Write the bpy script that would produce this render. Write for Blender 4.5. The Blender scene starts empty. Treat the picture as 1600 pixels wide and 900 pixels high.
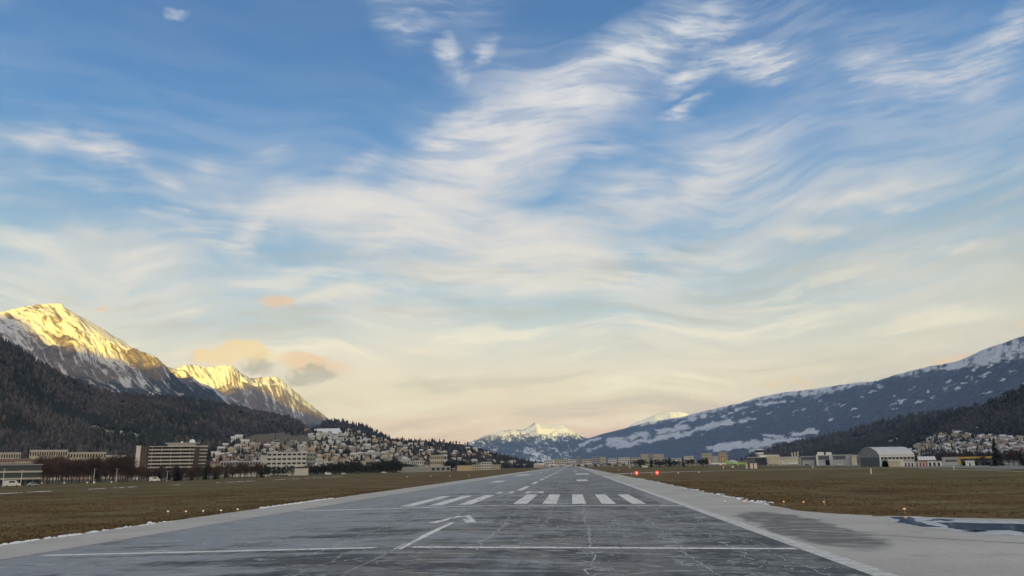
import bpy, bmesh, math, random
import numpy as np
from mathutils import Matrix, Vector

sc = bpy.context.scene
COL = sc.collection
rnd = random.Random(7)

# ------------------------------------------------------------------ camera
FOC = 1155.0                      # focal length for a frame 1600 wide
VPX, VPY, ROLL = 893.0, 726.5, 0.0175
def nrm(v): return v / np.linalg.norm(v)
def pixdir_c(px, py): return np.array([(px - 800) / FOC, -(py - 450) / FOC, -1.0])
_d1 = nrm(pixdir_c(VPX, VPY)); _d2 = nrm(pixdir_c(VPX + 100, VPY - 100 * ROLL))
_Y = _d1; _Z = nrm(np.cross(_d2, _d1)); _X = np.cross(_Y, _Z)
RM = np.stack([_X, _Y, _Z])       # camera -> world
CAM = np.array([10.5, 0.0, 5.08])
cam_d = bpy.data.cameras.new('camera'); cam = bpy.data.objects.new('camera', cam_d); COL.objects.link(cam)
cam_d.sensor_width = 36; cam_d.lens = 36 * FOC / 1600
cam_d.clip_start = 0.3; cam_d.clip_end = 90000
m4 = Matrix([list(RM[0]) + [CAM[0]], list(RM[1]) + [CAM[1]], list(RM[2]) + [CAM[2]], [0, 0, 0, 1]])
cam.matrix_world = m4
sc.camera = cam
def pdir(px, py): return RM @ nrm(pixdir_c(px, py))
def at(px, py, D):                # the point seen at a pixel, D metres away over the ground
    d = pdir(px, py); return CAM + d * (D / math.hypot(d[0], d[1]))
def gd(px, py, z=0.0):            # the point of the ground seen at a pixel
    d = pdir(px, py); return CAM + d * ((z - CAM[2]) / d[2])
def proj(P):
    v = (np.asarray(P) - CAM) @ RM
    return 800 + FOC * v[..., 0] / -v[..., 2], 450 - FOC * v[..., 1] / -v[..., 2]

# ------------------------------------------------------------------ render look
sc.view_settings.view_transform = 'Standard'; sc.view_settings.look = 'None'
sc.view_settings.exposure = 2.0; sc.view_settings.gamma = 1.0
sc.cycles.max_bounces = 5; sc.cycles.diffuse_bounces = 2; sc.cycles.glossy_bounces = 2
sc.cycles.transparent_max_bounces = 6; sc.cycles.volume_bounces = 1
sc.cycles.use_denoising = True; sc.cycles.denoising_prefilter = 'ACCURATE'

# ------------------------------------------------------------------ node helpers
class N:
    def __init__(s, tree): s.t = tree; s.n = tree.nodes; s.l = tree.links
    def put(s, sock, v):
        if v is None: return
        if isinstance(v, bpy.types.NodeSocket): s.l.new(v, sock)
        else:
            if isinstance(v, (tuple, list)) and len(v) == 3 and sock.type == 'RGBA': v = (*v, 1)
            sock.default_value = v
    def node(s, kind, ins=None, **kw):
        n = s.n.new(kind)
        for k, v in kw.items(): setattr(n, k, v)
        for k, v in (ins or {}).items(): s.put(n.inputs[k], v)
        return n
    def m(s, op, a, b=None, c=None, clamp=False):
        n = s.n.new('ShaderNodeMath'); n.operation = op; n.use_clamp = clamp
        for i, v in enumerate((a, b, c)): s.put(n.inputs[i], v)
        return n.outputs[0]
    def vm(s, op, a, b=None, c=None):
        n = s.n.new('ShaderNodeVectorMath'); n.operation = op
        for i, v in enumerate((a, b, c)): s.put(n.inputs[i], v)
        return n.outputs[0]
    def scale(s, a, f):
        n = s.n.new('ShaderNodeVectorMath'); n.operation = 'SCALE'; s.put(n.inputs[0], a); s.put(n.inputs[3], f); return n.outputs[0]
    def noise(s, vec, sc_, det=4, rough=.55, dist=0.0, col=False, dim='3D'):
        n = s.node('ShaderNodeTexNoise', {'Scale': sc_, 'Detail': det, 'Roughness': rough, 'Distortion': dist}, noise_dimensions=dim)
        s.put(n.inputs['Vector'], vec); return n.outputs['Color' if col else 'Fac']
    def maprange(s, v, a, b, c=0., d=1., smooth=True):
        n = s.node('ShaderNodeMapRange', interpolation_type='SMOOTHSTEP' if smooth else 'LINEAR')
        for i, x in enumerate((v, a, b, c, d)): s.put(n.inputs[i], x)
        return n.outputs[0]
    def mix(s, f, a, b, mode='MIX'):
        n = s.n.new('ShaderNodeMix'); n.data_type = 'RGBA'; n.blend_type = mode
        s.put(n.inputs[0], f); s.put(n.inputs[6], a); s.put(n.inputs[7], b); return n.outputs[2]
    def ramp(s, f, stops, interp='LINEAR'):
        n = s.n.new('ShaderNodeValToRGB'); s.put(n.inputs[0], f); r = n.color_ramp; r.interpolation = interp
        while len(r.elements) < len(stops): r.elements.new(0.5)
        for e, (p, c) in zip(r.elements, stops): e.position = p; e.color = (*c, 1) if len(c) == 3 else c
        return n.outputs[0]
    def mapping(s, vec, loc=(0, 0, 0), rot=(0, 0, 0), scl=(1, 1, 1), kind='POINT'):
        n = s.node('ShaderNodeMapping', vector_type=kind); s.put(n.inputs[0], vec)
        n.inputs[1].default_value = loc; n.inputs[2].default_value = rot; n.inputs[3].default_value = scl; return n.outputs[0]
    def sep(s, v): n = s.node('ShaderNodeSeparateXYZ', {0: v}); return n.outputs
    def comb(s, x, y, z=0.0): n = s.node('ShaderNodeCombineXYZ', {0: x, 1: y, 2: z}); return n.outputs[0]

def srgb(r, g, b):
    f = lambda c: c / 12.92 if c <= .04045 else ((c + .055) / 1.055) ** 2.4
    return (f(r / 255), f(g / 255), f(b / 255))

# ------------------------------------------------------------------ sun and sky
SUN_AZ, SUN_EL = math.radians(160), math.radians(2.5)     # clockwise from the runway heading: low behind the camera, to the right
SDIR = np.array([math.sin(SUN_AZ) * math.cos(SUN_EL), math.cos(SUN_AZ) * math.cos(SUN_EL), math.sin(SUN_EL)])
sun_d = bpy.data.lights.new('sun', 'SUN'); sun_d.energy = 5.0; sun_d.angle = math.radians(.5); sun_d.color = (1.0, .69, .04)
sun = bpy.data.objects.new('sun', sun_d); COL.objects.link(sun)
sun.rotation_euler = Vector(SDIR).to_track_quat('Z', 'Y').to_euler()

def build_world():
    w = bpy.data.worlds.new('World'); sc.world = w; w.use_nodes = True
    w.cycles.sampling_method = 'MANUAL'; w.cycles.sample_map_resolution = 512
    g = N(w.node_tree); g.n.clear()
    out = g.node('ShaderNodeOutputWorld'); bg = g.node('ShaderNodeBackground'); g.l.new(bg.outputs[0], out.inputs[0])
    bg.inputs[1].default_value = 0.05
    sky = g.node('ShaderNodeTexSky', sky_type='NISHITA', sun_disc=False)
    sky.sun_elevation = SUN_EL; sky.sun_rotation = SUN_AZ; sky.altitude = 600; sky.air_density = 1.0; sky.dust_density = .6; sky.ozone_density = 1.5
    D = g.node('ShaderNodeTexCoord').outputs['Generated']
    x, y, z = g.sep(D)
    az = g.m('ARCTAN2', x, y); el = g.m('ARCSINE', z)
    p = g.comb(az, el)
    def ae(px, py):
        d = pdir(px, py); return math.atan2(d[0], d[1]), math.asin(d[2])
    K = 1 / FOC
    # wind-drawn warp of the cloud coordinates
    wn = g.vm('SUBTRACT', g.noise(p, 5.0, 5, .62, col=True, dim='2D'), (.5, .5, .5))
    wn2 = g.vm('SUBTRACT', g.noise(p, 22.0, 4, .6, col=True, dim='2D'), (.5, .5, .5))
    pw = g.vm('ADD', g.vm('ADD', p, g.scale(wn, .04)), g.scale(g.vm('SUBTRACT', g.noise(p, 11.0, 5, .6, col=True, dim='2D'), (.5, .5, .5)), .030))
    pw2 = g.vm('ADD', p, g.scale(wn2, .028))
    def streaks(rows, base):
        acc = None
        for (x0, y0, x1, y1, wd, a) in rows:
            a0, a1 = ae(x0, y0), ae(x1, y1)
            c = ((a0[0] + a1[0]) / 2, (a0[1] + a1[1]) / 2, 0)
            dx, dy = a1[0] - a0[0], a1[1] - a0[1]
            L = math.hypot(dx, dy) / 2 + wd * K * .9
            v = g.mapping(base, c, (0, 0, math.atan2(dy, dx)), (L, wd * K * 1.35, 1), 'TEXTURE')
            s = g.node('ShaderNodeTexGradient', {0: v}, gradient_type='SPHERICAL').outputs['Fac']
            acc = g.m('MULTIPLY', s, a) if acc is None else g.m('MULTIPLY_ADD', s, a, acc)
        return acc
    # clear air: Nishita low sun, then a pale veil that thickens downwards
    eld = g.m('MULTIPLY', el, 180 / math.pi)
    base = g.mix(1.0, sky.outputs[0], SKY_GAIN, 'MULTIPLY')
    veilcol = g.ramp(g.m('DIVIDE', eld, 45.0), VEIL)
    veil = g.ramp(g.m('DIVIDE', eld, 45.0), VEILFAC)
    col = g.mix(veil, base, g.scale(veilcol, SKYK))
    # fibres: drawn out along the wind, steeper high up, level low down
    q = g.scale(D, g.m('DIVIDE', 1.0, g.m('ADD', g.m('MAXIMUM', z, 0), .16)))
    qx, qy, _ = g.sep(q)
    q2 = g.comb(qx, qy)
    pf = g.vm('ADD', p, g.vm('ADD', g.scale(g.vm('SUBTRACT', g.noise(p, 3.2, 1.5, .45, col=True, dim='2D'), (.5, .5, .5)), .13), g.scale(wn2, .004)))
    fa = g.noise(g.mapping(pf, rot=(0, 0, math.radians(-29)), scl=(1, 6.5, 1)), 7.0, 10, .64, dim='2D')
    fb = g.noise(g.mapping(pf, rot=(0, 0, math.radians(-10)), scl=(1, 6.5, 1)), 7.0, 10, .62, dim='2D')
    fm = g.mix(g.maprange(eld, 16, 25), fb, fa)
    fib = g.maprange(fm, .38, .64)
    fine = g.mix(g.maprange(eld, 17, 26), g.noise(g.mapping(pf, rot=(0, 0, math.radians(-7)), scl=(1, 6.0, 1)), 19.0, 9, .68, dim='2D'), g.noise(g.mapping(pf, rot=(0, 0, math.radians(-27)), scl=(1, 6.0, 1)), 19.0, 9, .68, dim='2D'))
    pl = g.mapping(pf, rot=(0, 0, math.radians(-6)), scl=(1.0, 7.0, 1))
    lay = g.maprange(g.noise(pl, 3.6, 8, .56, dim='2D'), .38, .68)
    # generic deck of thin cirrus all round the sky
    deck = g.m('MULTIPLY', g.maprange(g.noise(g.mapping(q2, scl=(.5, .5, .5)), 1.6, 5, .55, dim='2D'), .46, .72), g.maprange(eld, 50, 20, .35, .5))
    acc = streaks(WHITE, pw)
    soft = streaks(SOFT, pw)
    lowlay = g.m('MULTIPLY', lay, g.ramp(g.m('DIVIDE', eld, 45.0), LAYFAC))
    body = g.m('MULTIPLY', g.m('POWER', acc, 1.25), g.m('MULTIPLY', g.m('MULTIPLY_ADD', fib, 1.35, .45), g.maprange(fine, .34, .66, .55, 1.4)))
    bk = g.m('MULTIPLY', streaks(BANK, pw), g.m('MULTIPLY', g.maprange(fm, .30, .66, .62, 1.25), g.maprange(fine, .34, .66, .86, 1.14)))
    sbody = g.m('MULTIPLY', soft, g.m('MULTIPLY_ADD', fib, 1.0, .35))
    gen = g.m('MULTIPLY', deck, g.m('MULTIPLY_ADD', fib, .8, .1))
    out_of_view = g.m('MAXIMUM', g.maprange(g.m('ABSOLUTE', az), .62, .95), g.maprange(eld, 42, 58))
    cov = g.m('ADD', g.m('ADD', g.m('ADD', body, bk), sbody), g.m('ADD', g.m('MULTIPLY', lowlay, .8), g.m('MULTIPLY', gen, g.m('MULTIPLY_ADD', out_of_view, .85, .06))))
    cov = g.m('SUBTRACT', 1.0, g.m('POWER', 2.718, g.m('MULTIPLY', cov, -1.25)))
    ccol = g.ramp(g.m('DIVIDE', eld, 45.0), CLOUD)
    col = g.mix(cov, col, g.scale(ccol, SKYK))
    dark = g.m('MULTIPLY', streaks(GREY, pw), g.m('MULTIPLY_ADD', fine, 1.0, .3), clamp=True)
    col = g.mix(dark, col, g.scale(g.ramp(g.m('DIVIDE', eld, 45.0), [(0, srgb(196, 172, 146)), (.2, srgb(190, 180, 168)), (.5, srgb(172, 174, 178)), (1, srgb(160, 170, 185))]), SKYK))
    # thin grey-mauve and bright cream bars low in the sky
    bars = g.noise(g.mapping(pf, loc=(3, 1, 0), rot=(0, 0, math.radians(-4)), scl=(1.0, 8.5, 1)), 4.2, 9, .64, dim='2D')
    lowm = g.ramp(g.m('DIVIDE', eld, 45.0), [(0, (.5,) * 3), (.06, (.9,) * 3), (.26, (.75,) * 3), (.42, (.15,) * 3), (.5, (0,) * 3)])
    col = g.mix(g.m('MULTIPLY', g.m('MULTIPLY', g.maprange(bars, .50, .68), lowm), .62), col, g.scale(g.ramp(g.m('DIVIDE', eld, 45.0), [(0, srgb(206, 172, 140)), (.2, srgb(196, 184, 168)), (.4, srgb(176, 184, 190))]), SKYK))
    col = g.mix(g.m('MULTIPLY', g.m('MULTIPLY', g.maprange(bars, .48, .33), lowm), .85), col, g.scale(g.ramp(g.m('DIVIDE', eld, 45.0), [(0, srgb(255, 224, 176)), (.15, srgb(255, 236, 206)), (.4, srgb(246, 240, 230))]), SKYK))
    side = g.m('MULTIPLY', g.maprange(az, .10, .55), g.m('MULTIPLY', g.maprange(eld, 22, 10), g.maprange(g.noise(g.mapping(pw, loc=(7, 3, 0), scl=(1, 3.5, 1)), 2.2, 6, .6, dim='2D'), .34, .62, .25, 1.0)))
    col = g.mix(g.m('MULTIPLY', side, .8), col, g.scale(g.ramp(g.m('DIVIDE', eld, 45.0), [(0, srgb(208, 190, 166)), (.2, srgb(196, 192, 180)), (.45, srgb(170, 182, 194))]), SKYK))
    puffn = g.noise(g.mapping(pw2, scl=(1, 1.8, 1)), 30.0, 8, .66, dim='2D')
    for rows, c, ed in ((PEACH, srgb(248, 196, 150), .33), (PUFFGREY, srgb(176, 156, 140), .32), (GOLD, srgb(255, 214, 146), .34)):
        sk = streaks(rows, pw2); d = g.maprange(g.m('ADD', sk, g.m('MULTIPLY', g.m('MULTIPLY', g.m('SUBTRACT', puffn, .5), 2.0), g.m('MINIMUM', g.m('MULTIPLY', sk, 2.5), 1.0))), ed * .3, ed * 2.3)
        col = g.mix(g.m('MULTIPLY', d, .78), col, tuple(SKYK * v for v in c))
    # warm glow added towards the unseen sun to lift ground light; horizon brightened
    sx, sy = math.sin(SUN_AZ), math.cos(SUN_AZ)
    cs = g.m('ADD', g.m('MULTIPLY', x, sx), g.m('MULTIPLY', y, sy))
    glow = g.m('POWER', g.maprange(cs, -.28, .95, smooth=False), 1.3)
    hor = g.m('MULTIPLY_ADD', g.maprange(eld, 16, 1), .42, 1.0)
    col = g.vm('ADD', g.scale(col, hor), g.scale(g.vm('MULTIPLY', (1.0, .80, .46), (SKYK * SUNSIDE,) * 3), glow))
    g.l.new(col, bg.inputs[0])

SKYK = 5.0
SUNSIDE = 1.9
SKY_GAIN = (.64, .67, .74)
VEIL = [(0, srgb(249, 204, 154)), (.07, srgb(248, 209, 168)), (.14, srgb(243, 217, 190)), (.22, srgb(212, 212, 208)), (.30, srgb(168, 198, 222)), (.42, srgb(124, 170, 216)), (.54, srgb(86, 147, 210)), (.68, srgb(64, 125, 194)), (.85, srgb(54, 111, 178)), (1, srgb(48, 101, 168))]
VEILFAC = [(0, (.97,) * 3), (.3, (.93,) * 3), (.6, (.85,) * 3), (1, (.75,) * 3)]
LAYFAC = [(0, (.35,) * 3), (.12, (.5,) * 3), (.3, (.52,) * 3), (.45, (.26,) * 3), (.6, (.05,) * 3), (.75, (.02,) * 3), (1, (0,) * 3)]
CLOUD = [(0, srgb(250, 210, 170)), (.15, srgb(252, 224, 196)), (.3, srgb(246, 232, 220)), (.5, srgb(240, 232, 228)), (.75, srgb(222, 226, 232)), (1, srgb(205, 216, 230))]
WHITE = [  # wisps: two ends, half-width, strength (pixels of the 1600 frame turned into bearings)
    (264, 20, 300, 22, 8, .9), (0, 200, 110, 225, 20, .6), (100, 225, 215, 252, 22, .7), (20, 255, 80, 262, 14, .2),
    (228, 268, 278, 292, 16, .4), (105, 285, 205, 300, 12, .25), (300, 262, 330, 252, 18, .3), (400, 246, 455, 236, 18, .25), (522, 276, 600, 238, 22, .55), (345, 305, 380, 320, 16, .25),
    (245, 325, 308, 339, 7, .55), (690, 75, 718, 118, 24, .7), (730, 112, 782, 50, 16, .5), (600, 15, 650, 60, 40, .35), (560, 5, 800, 10, 30, .25),
    (610, 285, 770, 150, 24, .35), 
    
    (352, 395, 440, 315, 24, .5), (345, 398, 428, 408, 16, .75), (460, 470, 700, 440, 16, .5), (650, 425, 930, 440, 20, .6), (380, 494, 620, 440, 9, .55), (700, 405, 850, 395, 18, .5),
    
    (815, 190, 890, 112, 26, .4), (880, 106, 1010, 82, 11, .9), (1000, 84, 1128, 6, 20, .8), (850, 150, 1050, 60, 40, .3), (902, 165, 912, 125, 20, .6), (880, 190, 1020, 130, 18, .35),
    (1012, 150, 1110, 108, 18, .8), (1080, 108, 1180, 78, 16, .6), (1140, 105, 1262, 90, 22, .9), (1030, 186, 1110, 150, 9, .6), (1020, 188, 1085, 182, 9, .6), (1070, 75, 1172, 24, 12, .5),
    (1315, 112, 1450, 75, 20, .65), (1330, 115, 1600, 125, 30, .35), (1480, 95, 1600, 60, 30, .3), (1320, 165, 1370, 140, 12, .3), (1560, 60, 1600, 20, 25, .35),
    (820, 245, 1010, 225, 10, .35), (1120, 330, 1600, 262, 16, .5), (1350, 333, 1462, 318, 7, .9), (1200, 374, 1340, 368, 13, .75), (1450, 402, 1600, 380, 9, .7), (1000, 420, 1250, 400, 14, .3),
    (920, 440, 1300, 425, 16, .35), (1250, 440, 1600, 410, 20, .4), (1360, 522, 1520, 492, 10, .8), (500, 500, 760, 490, 16, .4), (860, 520, 1110, 512, 14, .5), (600, 560, 760, 545, 14, .4)]
BANK = [(400, 322, 600, 300, 34, .9), (440, 335, 640, 320, 40, .8), (560, 325, 780, 352, 46, 1.0), (500, 362, 700, 372, 24, .6), (740, 352, 940, 392, 36, 1.0), (820, 400, 980, 412, 26, .6),
    (690, 275, 800, 215, 60, .55), (780, 212, 886, 236, 36, .85), (640, 300, 860, 270, 34, .45), (850, 180, 1000, 90, 50, .35), (0, 395, 160, 402, 34, .55), (100, 402, 320, 430, 38, .6), (870, 450, 1180, 430, 30, .4), (560, 440, 860, 420, 30, .45)]
SOFT = [(660, 290, 900, 120, 46, .55), (860, 130, 1140, 0, 46, .5), (700, 260, 1000, 110, 80, .35), (560, 300, 760, 170, 26, .3), (930, 330, 1280, 190, 40, .5), (900, 350, 1250, 200, 70, .35), (1000, 330, 1500, 260, 60, .4), (880, 330, 1010, 280, 40, .35), (640, 250, 860, 130, 70, .28), (1250, 90, 1600, 170, 90, .25), (1000, 60, 1300, 20, 60, .2),
    (0, 420, 340, 420, 60, .4), (450, 340, 900, 400, 80, .5), (700, 80, 1000, 180, 70, .18), (1100, 420, 1600, 400, 60, .3), (250, 300, 420, 330, 60, .2)]
GREY = [(850, 438, 1010, 412, 20, .55), (1000, 412, 1140, 388, 16, .5), (1180, 420, 1420, 440, 22, .3), (1000, 470, 1300, 455, 20, .3), (1340, 530, 1600, 515, 14, .5), (1250, 560, 1500, 555, 14, .35),
    (590, 672, 690, 664, 7, .5), (620, 610, 740, 600, 10, .35), (960, 615, 1150, 600, 14, .35), (1080, 560, 1200, 550, 10, .3), (640, 690, 740, 690, 8, .35)]
PEACH = [(402, 474, 462, 470, 10, .9), (138, 485, 178, 489, 7, .6), (290, 560, 330, 555, 9, .6), (425, 572, 505, 565, 14, 1.1), (480, 568, 550, 580, 12, .9), (1192, 598, 1218, 596, 7, .8), (1230, 592, 1254, 596, 9, .8), (1430, 578, 1530, 552, 7, .8), (478, 534, 500, 534, 6, .4), (730, 577, 750, 576, 4, .5), (1250, 600, 1275, 597, 5, .5), (1590, 510, 1610, 508, 9, .5)]
PUFFGREY = [(372, 574, 430, 571, 13, .85), (452, 586, 512, 588, 14, .9), (480, 574, 522, 578, 10, .7), (420, 592, 480, 597, 9, .6), (500, 590, 530, 588, 8, .5)]
GOLD = [(318, 558, 418, 552, 17, 1.25), (345, 546, 400, 547, 13, 1.0), (296, 563, 360, 561, 9, .7), (410, 560, 440, 563, 9, .6)]
build_world()
# ------------------------------------------------------------------ scene helpers
def tag(o, label=None, cat=None, group=None, kind=None):
    if label: o['label'] = label
    if cat: o['category'] = cat
    if group: o['group'] = group
    if kind: o['kind'] = kind
    return o
def link(name, me, parent=None, kind=None):
    o = bpy.data.objects.new(name, me); COL.objects.link(o)
    if parent is not None: o.parent = parent
    if kind: o['kind'] = kind
    return o
def np_mesh(name, V, F, mat=None, smooth=False, attrs=None):
    me = bpy.data.meshes.new(name)
    V = np.asarray(V, dtype=np.float32); F = np.asarray(F, dtype=np.int32); k = F.shape[1]
    me.vertices.add(len(V)); me.vertices.foreach_set('co', V.ravel())
    me.loops.add(F.size); me.loops.foreach_set('vertex_index', F.ravel())
    me.polygons.add(len(F)); me.polygons.foreach_set('loop_start', np.arange(0, F.size, k, dtype=np.int32))
    me.update(calc_edges=True)
    if smooth: me.polygons.foreach_set('use_smooth', np.ones(len(F), bool))
    for n, a in (attrs or {}).items():
        at_ = me.attributes.new(n, 'FLOAT', 'POINT'); at_.data.foreach_set('value', np.asarray(a, dtype=np.float32).ravel())
    if mat: me.materials.append(mat)
    me.validate(); return me
def grid_faces(nu, nv):
    i = np.arange(nu - 1)[:, None]; j = np.arange(nv - 1)[None, :]
    a = i * nv + j
    return np.stack([a, a + nv, a + nv + 1, a + 1], -1).reshape(-1, 4)
def _hash(ix, iy, seed):
    h = (ix.astype(np.int64) * 374761393 + iy.astype(np.int64) * 668265263 + seed * 1442695041) & 0x7fffffff
    h = ((h ^ (h >> 13)) * 1274126177) & 0x7fffffff
    return ((h ^ (h >> 16)) & 0xffff) / 65535.0
def vnoise(x, y, seed=0):
    ix, iy = np.floor(x), np.floor(y); fx, fy = x - ix, y - iy
    fx = fx * fx * fx * (fx * (fx * 6 - 15) + 10); fy = fy * fy * fy * (fy * (fy * 6 - 15) + 10)
    a, b, c, d = _hash(ix, iy, seed), _hash(ix + 1, iy, seed), _hash(ix, iy + 1, seed), _hash(ix + 1, iy + 1, seed)
    return (a * (1 - fx) + b * fx) * (1 - fy) + (c * (1 - fx) + d * fx) * fy
def fbm(x, y, seed=0, oct=5, gain=.5):
    s = 0; a = 1; t = 0
    for o in range(oct):
        s = s + a * vnoise(x, y, seed + o); t += a; a *= gain; x = x * 2.03 + 13.7; y = y * 2.03 + 5.1
    return s / t
def ridged(x, y, seed=0, oct=5, gain=.5):
    s = 0; a = 1; t = 0
    for o in range(oct):
        s = s + a * (1 - np.abs(2 * vnoise(x, y, seed + o) - 1)); t += a; a *= gain; x = x * 2.07 + 3.7; y = y * 2.07 + 8.1
    return s / t
def sstep(x, a, b):
    t = np.clip((x - a) / (b - a), 0, 1); return t * t * (3 - 2 * t)

MATS = {}
def mat(name, col=(.5, .5, .5), rough=.8, spec=.3, metal=0.0, nscale=None, namp=.15, bump=None, emit=None):
    if name in MATS: return MATS[name]
    m = bpy.data.materials.new(name); m.use_nodes = True; MATS[name] = m
    g = N(m.node_tree); b = g.n['Principled BSDF']
    b.inputs['Base Color'].default_value = (*col, 1); b.inputs['Roughness'].default_value = rough
    b.inputs['Specular IOR Level'].default_value = spec; b.inputs['Metallic'].default_value = metal
    if nscale:
        P = g.node('ShaderNodeTexCoord').outputs['Object']
        f = g.noise(P, nscale, 5, .6)
        g.l.new(g.mix(g.maprange(f, .3, .7), tuple(c * (1 - namp) for c in col), tuple(min(1, c * (1 + namp)) for c in col)), b.inputs['Base Color'])
        if bump:
            bn = g.node('ShaderNodeBump', {'Strength': bump, 'Distance': .05, 'Height': f}); g.l.new(bn.outputs[0], b.inputs['Normal'])
    if emit:
        b.inputs['Emission Color'].default_value = (*emit[0], 1); b.inputs['Emission Strength'].default_value = emit[1]
    return m

# ------------------------------------------------------------------ mountains and hills
def terrain_mat(name, rock=(.20, .17, .15), forest=(.030, .034, .030), snow=(.80, .82, .86), s1=.004, s2=.03, edge=.10, meadow=None, relief=30.0, streaky=False):
    m = bpy.data.materials.new(name); m.use_nodes = True; g = N(m.node_tree); b = g.n['Principled BSDF']
    P = g.node('ShaderNodeNewGeometry').outputs['Position']
    A = lambda n: g.node('ShaderNodeAttribute', attribute_name=n).outputs['Fac']
    n1 = g.noise(P, s1, 6, .62); n2 = g.noise(P, s2, 5, .7)
    nn = g.m('ADD', g.m('MULTIPLY', g.m('SUBTRACT', n1, .5), .9), g.m('MULTIPLY', g.m('SUBTRACT', n2, .5), 1.1))
    sf = g.maprange(g.m('ADD', A('snow'), nn), .5 - edge, .5 + edge)
    ff = g.maprange(g.m('ADD', A('forest'), g.m('MULTIPLY', nn, .6)), .42, .58)
    if streaky:
        lsv = g.comb(g.m('MULTIPLY', A('ls'), 1 / 26.0), g.m('MULTIPLY', A('lt'), 1 / 150.0)); fl = g.noise(lsv, 1.0, 7, .68, .3, dim='2D')
        lsw = g.comb(g.m('MULTIPLY', A('ls'), 1 / 95.0), g.m('MULTIPLY', A('lt'), 1 / 420.0)); fl2 = g.noise(lsw, 1.0, 5, .6, .3, dim='2D')
        sf = g.maprange(g.m('ADD', g.m('ADD', A('snow'), g.m('MULTIPLY', nn, .45)), g.m('ADD', g.m('MULTIPLY', g.m('SUBTRACT', fl, .5), 2.1), g.m('MULTIPLY', g.m('SUBTRACT', fl2, .5), .9))), .5 - edge * 1.3, .5 + edge * 1.3)
    rk = g.mix(g.maprange(n2, .3, .7), tuple(c * .6 for c in rock), tuple(c * 1.3 for c in rock))
    fo = g.mix(g.maprange(n2, .35, .65), tuple(c * .6 for c in forest), tuple(c * 1.5 for c in forest))
    if meadow: rk = g.mix(g.maprange(A('meadow'), .4, .6), rk, meadow)
    c = g.mix(sf, g.mix(ff, rk, fo), snow)
    bn = g.node('ShaderNodeBump', {'Strength': 1.0, 'Distance': relief, 'Height': g.m('ADD', n2, g.m('MULTIPLY', n1, 2.0))}); g.l.new(bn.outputs[0], b.inputs['Normal'])
    g.l.new(c, b.inputs['Base Color']); b.inputs['Roughness'].default_value = .9; b.inputs['Specular IOR Level'].default_value = .15
    return m

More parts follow.
